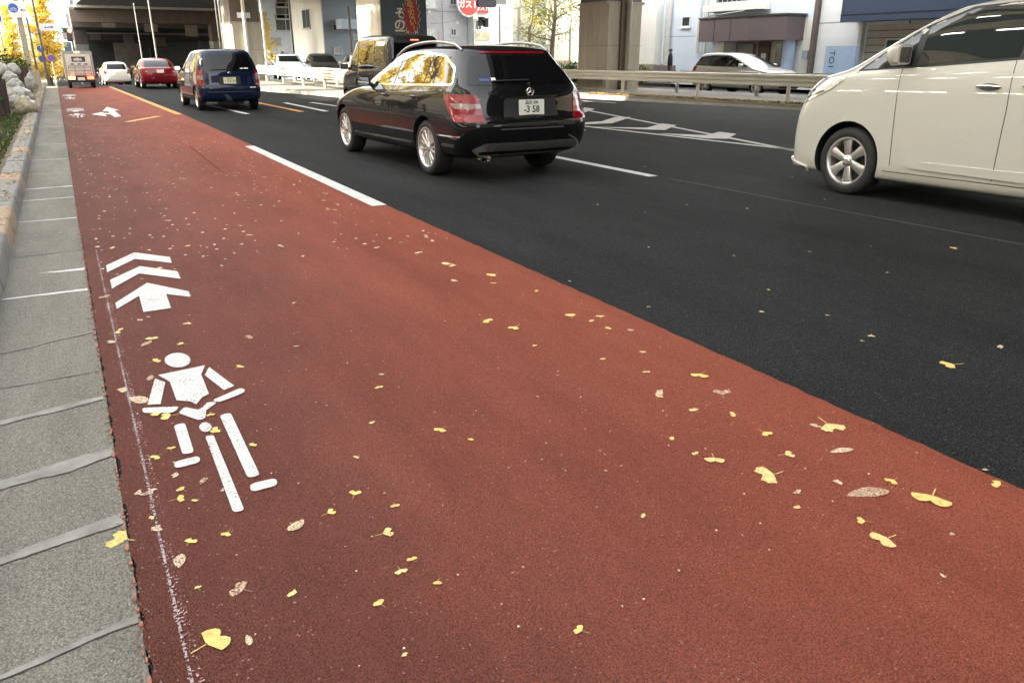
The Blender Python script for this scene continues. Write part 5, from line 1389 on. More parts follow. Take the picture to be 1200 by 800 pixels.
for i in range(6): text_obj('sign_lettering', '歯科医院ビル'[i], .42, SIGNB, sgn, axes(((p.x + q.x) / 2, YB - .124, q.z - .25 - .48 * i), (1, 0, 0), (0, 0, 1)))
p = at(331, 67, Y=YB); mb = MB(); mb.box(p.x - .3, p.x + .3, YB - .1, YB - .003, p.z - .7, p.z + .7); s2_ = mb.build('vertical_sign', SIGNW, b1)
mb = MB(); mb.box(p.x - .12, p.x + .12, YB - .11, YB - .102, p.z - .5, p.z + .4); mb.build('sign_lettering', SIGNB, s2_)
p, q = at(368, 75, Y=YB), at(374, 69, Y=YB); mb = MB(); mb.box(p.x, q.x, YB - .3, YB - .15, p.z, q.z); mb.build('blue_sign', SIGNB, b1)
YG = 57.0
xg0, xg1 = at(381.5, 60, Y=YG).x, at(428, 60, Y=YG).x
b2 = block('apartment_block', 'grey blue apartment block with a sunlit white side left of the mural pier', xg0, xg1 + 4, YG, YG + 9.5, 17, WALL_GB)
mb = MB(); mb.box(xg0 - .06, xg0 - .003, YG + .05, YG + 9.4, -1, 16.9); mb.build('side_wall', WALL_W, b2)
win(b2, '-X', YG + 3, YG + 5, 3.3, 4.6, xg0 - .06); win(b2, '-X', YG + 3, YG + 5, 6.3, 7.6, xg0 - .06)
wy(b2, 390, 29, 401, 36, YG, glass=WGLASS); wy(b2, 391, 55, 401, 63, YG, glass=WGLASSP); wy(b2, 414, 41, 422, 46, YG, glass=WGLASSP)
p, q = at(400, 34, Y=YG - 1.2), at(424, 23, Y=YG - 1.2); mb = MB(); mb.box(p.x, q.x, YG - 1.2, YG - .003, p.z, q.z); mb.build('balcony', WALL_B, b2)
for k in range(4): win(b2, '-Y', xg0 + .8, xg0 + 2.0, 6.4 + 2.7 * k, 7.6 + 2.7 * k, YG)
mb = MB(); mb.tube((xg0 + 2.55, YG - .08, -1), (xg0 + 2.55, YG - .08, 16), .06); mb.build('drainpipe', POLE_D, b2)
YT = 60.0
xt0, xt1 = at(486, 40, Y=YT).x, at(547.5, 40, Y=YT).x
b3 = block('apartment_block', 'grey tiled apartment block with small windows right of the mural pier', xt0, xt1, YT, YT + 12, 18, WALL_G)
wy(b3, 495, -2, 511, 9, YT, glass=WGLASSP); wy(b3, 527, -3, 534, 6, YT, glass=WGLASS); wy(b3, 496, 34, 511, 45, YT, glass=WGLASSP); wy(b3, 528, 34, 534, 42, YT, glass=WGLASS)
mb = MB(); p = at(519, 30, Y=YT); mb.box(p.x, xt1, YT - .06, YT - .003, -1, 18); mb.build('wall_panel', mat('wall_grey_light', (.42, .42, .45), .8), b3)
for o in list(b3.children):
    if o.name.startswith('window') and o.data.vertices[0].co.x > p.x: o.location.y = -.07
for (px, py) in ((503, 14), (536, 27)):
    p = at(px, py, Y=YT - .1); mb = MB(); mb.tube((p.x, YT - .12, p.z), (p.x, YT - .01, p.z), .10, n=12); mb.build('vent', SIGNW, b3)
xs1 = at(601, 40, Y=YT - 1).x
b4 = block('restaurant_building', 'pale building carrying the round red and square red signs', xt1 + .05, xs1, YT - 1, YT + 12, 18, mat('wall_ice', (.60, .67, .68), .8, var=.08))
p = at(549.5, 4, Y=YT - 1.3)
mb = MB(); mb.tube((p.x, YT - 1.25, p.z), (p.x, YT - 1.05, p.z), .98, n=40); rsg = mb.build('round_sign', SIGNW, b4)
mb = MB(); mb.tube((p.x, YT - 1.27, p.z), (p.x, YT - 1.252, p.z), .88, n=40); mb.build('sign_disc', SIGNR, rsg)
text_obj('sign_lettering', 'ガスト', .60, SIGNW, rsg, axes((p.x, YT - 1.275, p.z - .12), (1, 0, 0), (0, 0, 1)), bold=.02)
mb = MB(); mb.box(p.x - .55, p.x + .55, YT - 1.28, YT - 1.272, p.z + .28, p.z + .46); mb.build('sign_band', mat('sign_amber', (.75, .4, .1), .5), rsg)
p, q = at(558.5, 15.5, Y=YT - 1.2), at(572, -3, Y=YT - 1.2)
mb = MB(); mb.box(p.x, q.x, YT - 1.2, YT - 1.003, p.z, q.z); ss = mb.build('square_sign', SIGNR, b4)
text_obj('sign_lettering', 'ガスト', .42, SIGNW, ss, axes(((p.x + q.x) / 2, YT - 1.205, p.z + .35), (1, 0, 0), (0, 0, 1)), bold=.015)
wy(b4, 557, 24, 564, 37, YT - 1); wy(b4, 578, 60, 592, 70, YT - 1, glass=WGLASSP)
p, q = at(543, 47, Y=YT - 1.1), at(554, 38, Y=YT - 1.1); mb = MB(); mb.box(max(p.x, xt1 + .06), q.x, YT - 1.1, YT - 1.003, p.z, q.z); mb.build('poster', BLUEP, b4)
mb = MB(); mb.box(xt1 + .1, xs1, YT - 1.04, YT - 1.003, 3.3, 3.38); mb.build('ledge', SIGNW, b4)
p, q = at(557, 47, Y=YT - 1.1), at(574, 38, Y=YT - 1.1); mb = MB(); mb.box(p.x, q.x, YT - 1.1, YT - 1.003, p.z, q.z); mb.build('poster', mat('poster_tan', (.55, .48, .36), .6, var=.5, scale=4), b4)
b5 = block('office_building', 'cream building in full sunlight behind the green street trees', 37.5, 60, 52, 84, 22, WALL_C)
for k in range(3):
    for j in range(3): win(b5, '-X', 60 + 7 * j, 62.2 + 7 * j, 1.5 + 3.2 * k, 3.1 + 3.2 * k, 37.5, glass=WGLASSP)
mb = MB(); mb.box(36.9, 37.49, 53, 83, .9, 1.05); mb.build('ledge', WALL_T, b5)
for k in range(3):
    mb = MB(); mb.box(30, 30.3 + 26, 100 + 22 * k, 112 + 22 * k, -2, 12 + 3 * k); o = mb.build('office_building', (WALL_W, WALL_G, WALL_C)[k]); tag(o, ('white block farthest along the opposite side of the road', 'grey block farther along the opposite side of the road', 'cream block at the end of the opposite side of the road')[k], 'building')

# ------------------------------------------------------------------ building on the right
XB = 28.0
rb = empty('apartment_block', (0, 0, 0), 0, 'white and pale blue building with brown entrance canopy behind the silver estate car', 'building')
def face(name, y0, y1, z0, z1, d, m, parent=rb, back=6.0):
    mb = MB(); mb.box(XB - d, XB + back, y0, y1, z0, z1); return mb.build(name, m, parent)
face('wall', 33.9, 36.2, -.2, 16, .45, WALL_W)
face('wall', 29.9, 33.9, -.2, 16, 0, WALL_B)
face('wall', 24.0, 29.9, 2.9, 16, .0, WALL_B)
face('wall', 24.0, 25.2, -.2, 2.9, .0, WALL_W)
face('wall', 29.3, 29.9, -.2, 2.9, .0, WALL_W)
face('wall', 10.0, 24.0, -.2, 16, .15, mat('wall_white_cool', (.70, .73, .76), .8, var=.08, scale=.5))
# recessed entrance
mb = MB(); mb.box(XB + .9, XB + 1.0, 25.2, 29.3, -.2, 2.9); mb.build('entrance_wall', WALL_T, rb)
mb = MB(); mb.box(XB + .84, XB + .9, 26.0, 27.0, 0, 2.05); dr_ = mb.build('entrance_door', mat('door_cream', (.5, .47, .40), .5), rb)
mb = MB(); mb.box(XB + .82, XB + .838, 26.2, 26.8, .5, 1.9); mb.build('pane', WGLASS, dr_)
mb = MB(); mb.box(XB + .82, XB + .9, 27.2, 27.9, 0, 2.0); mb.build('dark_panel', mat('panel_dark', (.05, .035, .03), .5), rb)
mb = MB(); mb.box(XB + .80, XB + .82, 27.35, 27.65, 1.1, 1.5); mb.build('notice', SIGNW, rb)
mb = MB(); mb.box(XB + .7, XB + .9, 28.1, 29.2, 0, 1.9); mb.build('shutter', mat('shutter_grey', (.25, .25, .24), .5), rb)
mb = MB(); mb.tube((XB - .35, 25.0, 0), (XB - .35, 25.0, 2.1), .26, n=24); mb.build('column', BLUEP, rb, smooth=40)
# canopy, folded round the corner
cp = MB(); cp.prism([(XB - .003, 30.15), (XB - .9, 30.1), (XB - 1.45, 26.4), (XB - 1.1, 24.6), (XB - .003, 24.6)], 2.02, 3.0); can = cp.build('canopy', CANOPY, rb)
sm = MB()
for t in (.33, .66): sm.box(XB - .9 - .55 * t - .012, XB - .9 - .55 * t + .02, 30.1 - 3.7 * t - .012, 30.1 - 3.7 * t + .012, 2.03, 2.99)
sm.build('canopy_joint', DARK, can)
cp = MB(); cp.prism([(XB - .003, 30.2), (XB - .95, 30.16), (XB - 1.52, 26.4), (XB - 1.15, 24.5), (XB - .003, 24.5)], 3.003, 3.06); cp.build('canopy_edge', TRIM, can)
win(rb, '-X', 31.75, 32.4, 2.75, 3.25, XB, bars=0, glass=WGLASS, frame=SIGNW)
# balcony opening: its inner shade painted as a flat dark sheet
mb = MB(); mb.box(XB - .004, XB + .02, 27.6, 30.05, 3.75, 5.6); mb.build('balcony_shade_sheet', DARK, rb)
mb = MB(); mb.box(XB - .75, XB - .007, 26.6, 30.15, 3.32, 3.62); mb.build('balcony', WALL_W, rb)
for k in range(12):
    mb = MB(); mb.tube((XB - .7, 26.8 + .3 * k, 3.62), (XB - .7, 26.8 + .3 * k, 4.5), .018, n=6); mb.build('baluster', GALV, rb)
mb = MB(); mb.tube((XB - .7, 26.6, 4.5), (XB - .7, 30.15, 4.5), .03, n=8); mb.build('railing', GALV, rb)
for (y, r, z1, m) in ((33.2, .10, 9, PALE_ST), (31.0, .09, 9, SIGNW), (30.65, .05, 9, SIGNW), (30.4, .05, 9, PALE_ST), (33.55, .05, 9, SIGNW)):
    mb = MB(); mb.path([(XB - .16, y, 1.5 if y < 32 else 0), (XB - .16, y, z1)], r, 10); mb.build('drainpipe', m, rb, smooth=40)
for z in (3.05, 2.85):
    mb = MB(); mb.path([(XB - .25, 30.9, z), (XB - .6, 29.8, z + .1), (XB - .9, 27.3, z + .22)], .025, 8); mb.build('conduit', GALV, rb)
mb = MB(); mb.box(XB - .16, XB - .153, 10, 24.0, 2.64, 2.66); mb.build('wall_seam', TRIM, rb)
mb = MB(); mb.box(XB - .004, XB - .001, 30.0, 33.8, 2.3, 2.32); mb.build('wall_seam', TRIM, rb)
mb = MB(); mb.box(XB - .33, XB - .153, 23.72, 23.92, -.1, 16); mb.build('brown_downpipe', mat('pipe_brown', (.12, .095, .085), .5), rb)
mb = MB(); mb.box(XB - .25, XB - .153, 24.05, 24.35, 1.25, 1.6); mb.build('meter_box', WALL_GB, rb)
mb = MB(); mb.box(XB - 1.15, XB - .153, 12, 21.9, 2.62, 6.5); mb.build('overhang_panel', NAVYP, rb)
mb = MB(); mb.box(XB - 1.17, XB - 1.152, 12, 21.9, 2.85, 2.87); mb.build('panel_seam', DARK, rb)
mb = MB(); mb.box(XB - .22, XB - .153, 14, 21.3, .0, 2.5); shut = mb.build('shutter', mat('shutter_tan', (.36, .33, .28), .6, var=.08), rb)
for k in range(9): mb = MB(); mb.box(XB - .235, XB - .222, 14, 21.3, .2 + .26 * k, .23 + .26 * k); mb.build('shutter_rib', TRIM, shut)
win(rb, '-X', 18.8, 20.4, .9, 2.0, XB - .24, bars=1)
mb = MB(); mb.box(XB - .35, XB - .153, 21.45, 21.6, -.1, 2.6); mb.build('door_post', PALE_ST, rb)
for k in range(4):
    for j in range(4):
        win(rb, '-X', 11 + 3 * j, 12.6 + 3 * j, 6.9 + 2.6 * k, 8.2 + 2.6 * k, XB - .15)
# pylon sign
py_ = empty('pylon_sign', (26.9, 21.6, 0), 0, 'pale blue pylon sign with upright lettering in front of the white wall', 'sign')
mb = MB(); mb.box(-.1, .1, -.65, .75, 0, 1.75); pb_ = mb.build('panel', BLUEP, py_)
text_obj('sign_lettering', 'TO1', .36, INK, pb_, axes((-.104, .42, 1.25), (0, 0, -1), (0, -1, 0)))
mb = MB(); mb.box(-.14, .14, -.7, .8, -.2, .08); mb.build('base', CONC_D, py_)
# low wall, boxes and a plant by the pier
mb = MB(); mb.box(26.4, 26.9, 32.3, 33.7, 0, 1.0); tag(mb.build('block_wall', mat('block_tan', (.42, .36, .26), .8, var=.2)), 'short tan block wall left of the person in navy', 'wall')
mb = MB(); mb.box(26.2, 26.5, 30.9, 32.2, 0, .95); tag(mb.build('equipment_box', mat('box_violet', (.22, .20, .25), .6)), 'grey violet box between the tan wall and the person', 'box')
tag(strip('sidewalk', 26.0, 40, fr(-20, 60, 8), .12, PAVE), kind='structure')
tag(strip('kerb', 25.85, 26.0, fr(-20, 46, 6), .13, KERB_G), kind='structure')
line('parking_line', (21.2, 12), (20.5, 25), .1, WHITE_W)
line('edge_line', (24.9, 6), (24.4, 30), .12, WHITE_W)

# ------------------------------------------------------------------ the person in navy by the wall
def person(loc, rz):
    J = {'pel': ((0, 0, .90), .15), 'waist': ((0, 0, 1.05), .14), 'chest': ((0, .01, 1.25), .165), 'neckb': ((0, 0, 1.42), .075), 'neck': ((0, 0, 1.47), .055), 'head': ((0, -.01, 1.56), .088), 'crown': ((0, 0, 1.64), .07),
         'hl': ((.09, 0, .84), .105), 'kl': ((.10, -.02, .48), .065), 'al': ((.10, .02, .09), .045), 'tl': ((.11, -.12, .04), .04),
         'hr': ((-.09, 0, .84), .105), 'kr': ((-.10, .03, .48), .065), 'ar': ((-.10, .05, .09), .045), 'tr': ((-.11, -.09, .04), .04),
         'sl': ((.17, 0, 1.37), .065), 'el': ((.24, .02, 1.10), .05), 'wl': ((.22, -.12, .90), .036), 'fl': ((.21, -.17, .83), .036),
         'sr': ((-.17, 0, 1.37), .065), 'er': ((-.24, .03, 1.10), .05), 'wr': ((-.24, -.05, .86), .036), 'fr': ((-.24, -.08, .78), .036)}
    ED = [('pel', 'waist'), ('waist', 'chest'), ('chest', 'neckb'), ('neckb', 'neck'), ('neck', 'head'), ('head', 'crown'), ('pel', 'hl'), ('hl', 'kl'), ('kl', 'al'), ('al', 'tl'), ('pel', 'hr'), ('hr', 'kr'), ('kr', 'ar'), ('ar', 'tr'),
          ('chest', 'sl'), ('sl', 'el'), ('el', 'wl'), ('wl', 'fl'), ('chest', 'sr'), ('sr', 'er'), ('er', 'wr'), ('wr', 'fr')]
    K = list(J); me = bpy.data.meshes.new('person'); me.from_pydata([J[k][0] for k in K], [(K.index(a), K.index(b)) for a, b in ED], [])
    o = link('person', me); o.modifiers.new('s', 'SKIN'); o.modifiers.new('d', 'SUBSURF').levels = 2
    o.modifiers['d'].render_levels = 2
    for i, k in enumerate(K): me.skin_vertices[0].data[i].radius = (J[k][1],) * 2
    me.skin_vertices[0].data[0].use_root = True
    bpy.context.view_layer.update()
    nm = bpy.data.meshes.new_from_object(o.evaluated_get(bpy.context.evaluated_depsgraph_get()))
    o.modifiers.clear(); o.data = nm; bpy.data.meshes.remove(me); nm.name = 'person'
    for m in (mat('cloth_navy', (.018, .022, .045), .85), mat('cloth_trousers', (.03, .03, .035), .9), mat('skin', (.45, .27, .18), .55), mat('shoe_dark', (.02, .02, .02), .6)): nm.materials.append(m)
    for p in nm.polygons:
        c = p.center; p.use_smooth = True
        p.material_index = 2 if (c.z > 1.46 or (abs(c.x) > .17 and c.z < .88 and c.z > .7 and c.y < 0)) else 3 if c.z < .07 else 1 if c.z < .88 and abs(c.x) < .19 else 0
    hm = MB(); vs = []; 
    for i in range(7):
        a = radians(90 - 17 * i)
        for k in range(16):
            b = 2 * pi * k / 16
            vs.append((.098 * cos(a) * cos(b), .005 + .105 * cos(a) * sin(b) + (.012 if i > 3 and sin(b) < 0 else 0), 1.585 + .095 * sin(a) - (0 if sin(b) > -.2 else -.03 * (i / 6))))
    hm.add(vs, [(i * 16 + k, i * 16 + (k + 1) % 16, (i + 1) * 16 + (k + 1) % 16, (i + 1) * 16 + k) for i in range(6) for k in range(16)])
    hm.build('hair', mat('hair_dark', (.02, .016, .014), .6), o, smooth=60)
    o.location = loc; o.rotation_euler.z = rz; o.scale = (.95,) * 3
    return tag(o, 'person in navy clothes standing by the wall behind the far guard rail', 'person')
person((26.0, 30.75, .12), radians(60))

# ------------------------------------------------------------------ near-side buildings outside the left edge, mostly unseen and sized for shade (they shade the lanes and show in paint and glass)
nb = empty('unseen_office_block', (0, 0, 0), 0, 'unseen tall tan office block with shops, sized to shade the lanes, left of the picture', 'building')
mb = MB(); mb.box(-30, -10, -50, 23, 8.003, 24); mb.build('upper_wall', mat('wall_beige', (.44, .38, .28), .8, var=.25, scale=.8), nb)
mb = MB(); mb.box(-30, -10, -50, 23, 4.2, 8); mb.build('wall', mat('wall_brown', (.17, .145, .115), .8, var=.15, scale=.4), nb)
mb = MB(); mb.box(-30, -10.6, -50, 23, -.2, 4.2); mb.build('shop_wall', mat('wall_dark', (.10, .085, .065), .6), nb)
mb = MB(); mb.box(-10.0, -9.7, -50, 23, 3.0, 4.25); mb.build('fascia', mat('fascia_tan', (.22, .18, .12), .6, var=.2), nb)
TUBE = mat('shop_tube_lamp', (.9, .9, .8), .4, emit=9, emcol=(1, .93, .78))
for k in range(8):
    y0 = -6 + 3.6 * k
    mb = MB(); mb.box(-10.66, -10.602, y0, y0 + 3.2, .4, 2.9); g = mb.build('shop_window', WGLASS, nb)
    for j in range(3):
        mb = MB(); mb.box(-10.55, -10.45, y0 + .4 + j * .9, y0 + 1.0 + j * .9, 2.55, 2.62); mb.build('tube_lamp', TUBE, nb)
for f in range(5):
    mb = MB(); mb.box(-9.99, -9.95, -49, 22, 5.5 + 3.4 * f, 7.2 + 3.4 * f); wb_ = mb.build('window_band', WGLASS, nb)
    for k in range(14):
        if f < 4: mb = MB(); mb.box(-9.945, -9.92, -14 + 2.5 * k, -12.9 + 2.5 * k, 6.75 + 3.4 * f, 6.9 + 3.4 * f); mb.build('tube_lamp', TUBE, wb_)
for (y0, y1, H, m, lab) in ((23.02, 44, 10, WALL_C, 'unseen cream house behind the near ginkgo row, sized to shade the road'), (46, 62, 7, WALL_T, 'tan two storey house behind the ginkgo row on the near side'), (72, 96, 6.4, WALL_C, 'pale house at the far left edge behind the sign board'), (108, 230, 20, WALL_G, 'unseen tall grey block added to shade the far piers, outside the picture')):  # cream house and far grey block are sized to cast shade
    r = block('house', lab, -30, (-10 if y0 < 60 else -6.2) if y0 < 100 else -14, y0, y1, H, m)
    for k in range(3):
        for j in range(2): win(r, '-Y', (-20 + 4 * k), (-18.4 + 4 * k), 1 + 2.8 * j, 2.4 + 2.8 * j, y0)
    if y0 == 72:
        mb = MB(); mb.box(-6.17, -6.0, 72, 74, -.5, 4.5); mb.build('brown_panel', mat('panel_brown', (.30, .18, .12), .7), r)

block('unseen_office_block', 'unseen dark block added behind the viewer on the opposite side to darken reflections', 29, 46, -60, 4, 14, STEEL_B)  # added out of view to block sky and darken car reflections
block('unseen_office_block', 'unseen block added to close the street far behind the viewer, darkening reflections', -8, 28, -120, -95, 30, STEEL_B)  # invented street end, keeps what the car rears reflect dark
# ------------------------------------------------------------------ trees and plants
GINK = foliage('ginkgo_foliage', (.88, .72, .20), (.80, .60, .12), .5)
GRNY = foliage('foliage_yellow_green', (.30, .27, .04), (.14, .17, .03), .45)
GRN = foliage('foliage_green', (.045, .085, .022), (.085, .13, .035), .3)
YGRN = foliage('foliage_ground', (.05, .09, .03), (.10, .12, .05), .3)
def leaf_cloud(mb, pts, s0, s1, rnd):
    for p in pts:
        s_ = rnd.uniform(s0, s1); n_ = Vector((rnd.gauss(0, 1), rnd.gauss(0, 1), rnd.gauss(0, 1) + .4)).normalized()
        u = n_.orthogonal().normalized(); v = n_.cross(u); a = rnd.uniform(0, 6.28)
        u, v = u * cos(a) + v * sin(a), v * cos(a) - u * sin(a)
        p = Vector(p); b = p + n_ * s_ * .18
        mb.add([p - u * s_, p - v * s_ * .55 + n_ * s_ * .1, b + u * s_, p + v * s_ * .55 + n_ * s_ * .1], [(0, 1, 2, 3)])
def tree(name, label, loc, H, R, kind, fol, seed, nleaf=5200, group=None, s=(.08, .15), cb=.22, lean=(0, 0)):
    rnd = random.Random(seed); root = empty(name, loc, rnd.uniform(0, 6), label, 'tree', group)
    tk_ = MB(); n = 7
    tp = [Vector((lean[0] * (i / n) ** 1.3 * H + .12 * rnd.gauss(0, 1) * (i > 0), lean[1] * (i / n) ** 1.3 * H + .12 * rnd.gauss(0, 1) * (i > 0), -.3 + (H * .92 + .3) * i / n)) for i in range(n + 1)]
    r0 = H * .018 + .03
    tk_.path(tp, [r0 * (1.25 - i / n) ** 1.0 * .85 + .012 for i in range(n + 1)], 9)
    tips = []
    nb_ = 34 if kind == 'cone' else 20
    for k in range(nb_):
        t = cb + (.97 - cb) * (k + rnd.random()) / nb_
        i = min(n - 1, int(t * n)); b = tp[i].lerp(tp[i + 1], t * n - i)
        if kind == 'cone': L = R * (1.06 - (t - cb) / (1 - cb)) ** .8 * rnd.uniform(.65, 1.12)
        else: L = R * sin(pi * min(1, .25 + .75 * (t - cb) / (1 - cb))) ** .6 * rnd.uniform(.55, 1.1) + .2
        a = rnd.uniform(0, 6.28); up = rnd.uniform(.25, .7)
        d = Vector((cos(a), sin(a), up)).normalized()
        e = b + d * L; m_ = b.lerp(e, .5) + Vector((0, 0, -.06 * L))
        tk_.path([b, m_, e], [r0 * .34 * (1.1 - t) + .012, r0 * .2 * (1.1 - t) + .009, .006], 5)
        tips.append((b, m_, e, L))
    tk_.build('trunk', BARK, root, smooth=60)
    pts = []
    for q in range(nleaf):
        b, m_, e, L = tips[rnd.randrange(len(tips))]
        t = rnd.random() ** .6
        c = (b.lerp(m_, t * 2) if t < .5 else m_.lerp(e, t * 2 - 1))
        g = .10 + .17 * L * (1 - .3 * t)
        pts.append(c + Vector((rnd.gauss(0, g), rnd.gauss(0, g), rnd.gauss(0, g * .7))))
    mb = MB(); leaf_cloud(mb, pts, s[0], s[1], rnd); mb.build('crown', fol, root, recalc=False)
    return root
def bushes(name, label, loc, H, R, fol, seed, n=700, s=(.03, .06), cat='shrub', group=None):
    rnd = random.Random(seed); root = empty(name, loc, 0, label, cat, group)
    st = MB(); pts = []
    for k in range(9):
        a = rnd.uniform(0, 6.28); r = R * rnd.uniform(.2, .9); e = Vector((r * cos(a), r * sin(a), H * rnd.uniform(.55, 1.0)))
        st.path([(0, 0, -.05), e * .5 + Vector((0, 0, .1 * H)), e], [.015, .01, .005], 5)
        for q in range(n // 9):
            t = rnd.uniform(.25, 1.05); pts.append(e * t + Vector((rnd.gauss(0, R * .22), rnd.gauss(0, R * .22), rnd.gauss(0, H * .12))))
    st.build('stems', BARK, root)
    mb = MB(); leaf_cloud(mb, [p for p in pts if p.z > .02], s[0], s[1], rnd); mb.build('foliage', fol, root, recalc=False)
    return root
gk = [(-4.3, 25.5), (-4.2, 32), (-4.1, 38.5), (-4.4, 46), (-4.5, 55), (-4.6, 64)]
for i, (x, y) in enumerate(gk):
    tree('ginkgo_tree', 'yellow ginkgo in the row along the near pavement, outside the left edge', (x, y, gz(y)), 14.5 + RND.uniform(-1, 1), 2.5, 'cone', GINK, 20 + i, 2600, 'ginkgo trees along the near pavement', (.10, .18))
p = at(60, 92, Y=84)
tree('ginkgo_tree', 'tall golden ginkgo in full sun left of the lorry', (p.x, 84, -1.2), 9.4, 2.0, 'cone', GINK, 5, 9000, 'ginkgo trees along the near pavement', (.08, .14), cb=.12)
p = at(66, 92, Y=102)
tree('ginkgo_tree', 'farther golden ginkgo whose crown shows just left of the lorry', (p.x - .5, 102, -1.2), 7.0, 2.2, 'cone', GINK, 6, 5000, 'ginkgo trees along the near pavement', (.09, .15), cb=.1)
p = at(40, 92, Y=72)
tree('ginkgo_tree', 'smaller ginkgo behind the dark poles at the left', (p.x - .9, 72, -1.0), 6.5, 1.3, 'cone', GINK, 8, 3600, 'ginkgo trees along the near pavement', (.08, .13), cb=.15)
p = at(645, 85, Y=44)
tree('street_tree', 'sunlit street tree with leaning dark trunk left of the drainpipe pier', (p.x, 44, 0), 7.5, 2.3, 'round', GRNY, 31, 1500, 'green street trees across the road', (.06, .11), cb=.36, lean=(.05, 0))
p = at(622, 85, Y=53)
tree('street_tree', 'paler street tree farther back left of the leaning trunk', (p.x, 53, 0), 6.5, 2.0, 'round', GRNY, 32, 900, 'green street trees across the road', (.07, .12), cb=.3)
p = at(690, 85, Y=40)
tree('street_tree', 'street tree whose leaves overlap the edge of the drainpipe pier', (p.x + .2, 40, 0), 8.5, 2.4, 'round', GRNY, 33, 1600, 'green street trees across the road', (.06, .11), cb=.4)
p = at(317, 60, Y=60)
tree('street_tree', 'small yellow tree at the left corner of the pale blue building', (p.x - .6, 60, 0), 4.6, 1.2, 'cone', GINK, 35, 1500, None, (.07, .12), cb=.3)
for i, (px, Y, H, R, lab) in enumerate(((660, 38, .9, .5, 'low shrub at the foot of the slender pole left of the pier'), (676, 34, 1.0, .5, 'low shrub against the left side of the drainpipe pier'), (753, 33, .8, .6, 'weedy shrub right of the drainpipe pier by the white wall'))):
    p = at(px, 90, Y=Y); bushes('shrub', lab, (p.x, Y, .1), H, R, GRN, 40 + i, 600, (.04, .08))
# planting strip on the near side
SH = [(-1.35, 27.5, .95, .45), (-1.25, 30.5, 1.05, .5), (-1.5, 33, 1.2, .5), (-1.2, 36.5, 1.1, .5), (-1.3, 40, 1.2, .5), (-2.2, 26, 1.2, .6), (-2.3, 31, 1.4, .6), (-2.0, 37, 1.3, .6), (-1.45, 20.4, .9, .4), (-1.75, 22.2, 1.1, .45)]
for i, (x, y, H, R) in enumerate(SH):
    bushes('shrub', 'green shrub in the planting strip between the garbage bags and the sign poles' if i < 8 else 'green shrub tangled in the dark stake fence', (x, y, .12), H, R, GRN, 60 + i, 800, (.03, .07), group='shrubs of the near planting strip')
rnd = random.Random(77); mb = MB(); pts = []
for q in range(5200):
    y = rnd.uniform(5.5, 21.5); x = -.80 - abs(rnd.gauss(0, .35)); 
    if x < -1.75: continue
    pts.append((x, y, .12 + abs(rnd.gauss(0, .035)) * (1.0 if x < -.9 else .4)))
leaf_cloud(mb, pts, .012, .03, rnd); tag(mb.build('ground_cover', YGRN, recalc=False), 'low green ground cover along the kerb', 'ground cover', kind='stuff')
# stake fence
WOODD = mat('wood_dark', (.055, .042, .032), .85, var=.3, scale=8, stretch=(4, 4, .5))
fn = empty('stake_fence', (-1.12, 20.8, .11), 0, 'dark wooden stake fence beside the garbage bags at the left edge', 'fence')
for i, (dx, dy) in enumerate(((.0, 0), (-.05, -.75), (-.03, .75), (-.14, -1.5), (-.02, 1.45), (-.2, -2.2))):
    mb = MB(); mb.tube((dx, dy, -.1), (dx + RND.uniform(-.04, .04), dy + RND.uniform(-.05, .05), .80 + RND.uniform(-.06, .06)), .045, .04, 9); mb.build('stake', WOODD, fn, smooth=40)
for z in (.35, .66): mb = MB(); mb.tube((-.22, -2.4, z), (.0, 1.6, z), .022); mb.build('cross_rail', WOODD, fn)
# garbage bags
BAG = mat('bag_plastic', (.30, .295, .27), .28, var=.16, scale=5, bump=.02, bscale=12, coat=.3)
BAG2 = mat('bag_plastic_yellowish', (.32, .28, .19), .3, var=.3, scale=6, bump=.02, bscale=12, coat=.3)
def bag(px, py, Y, r, lab, seed, m=BAG, sq=.86):
    c = at(px, py, Y=Y)
    bm = bmesh.new(); bmesh.ops.create_icosphere(bm, subdivisions=4, radius=1)
    for v in bm.verts:
        n_ = v.co.normalized()
        d = 1 + .16 * noise.noise(n_ * 1.6 + Vector((seed, 0, 0))) + .07 * noise.noise(n_ * 4.2 + Vector((seed, 3, 0))) + .035 * (1 - abs(noise.noise(n_ * 8 + Vector((seed, 9, 0)))))
        if n_.z > .8: d += (n_.z - .8) * 1.1
        v.co = Vector((n_.x * d * r, n_.y * d * r, max(-.72, n_.z * d) * r * sq))
    me = bpy.data.meshes.new('garbage_bag'); bm.to_mesh(me); bm.free(); me.materials.append(m)
    me.polygons.foreach_set('use_smooth', [True] * len(me.polygons))
    o = link('garbage_bag', me, None, c); tag(o, lab, 'garbage bag', 'bags of rubbish stacked by the kerb')
    kn = MB(); kn.tube((0, 0, r * sq * 1.02), (.02, .01, r * sq * 1.22), r * .10, r * .05, 8); kn.tube((.02, .01, r * sq * 1.2), (.05, .03, r * sq * 1.5), r * .05, r * .2, 8, cap=False); kn.build('knot', m, o, smooth=50)
bag(31, 126, 21.9, .24, 'yellowish full rubbish bag at the front of the pile, on the kerb', 1, BAG2)
bag(26, 114.5, 22.7, .25, 'large white rubbish bag just behind the front yellowish one', 2)
bag(18, 103, 23.4, .21, 'round white rubbish bag in the middle of the pile', 3)
bag(12, 92.5, 24.1, .17, 'small white rubbish bag second from the top of the pile', 4)
bag(15, 82.5, 24.7, .17, 'topmost white rubbish bag of the pile', 5)
bag(3, 83, 24.9, .18, 'white rubbish bag at the left edge of the picture', 6)
bag(37, 98, 29.5, .17, 'tall white rubbish bag farther on, beyond the pile', 7, sq=1.5)
bag(20, 122, 22.5, .19, 'white rubbish bag beside the stakes, left of the front bag', 8)
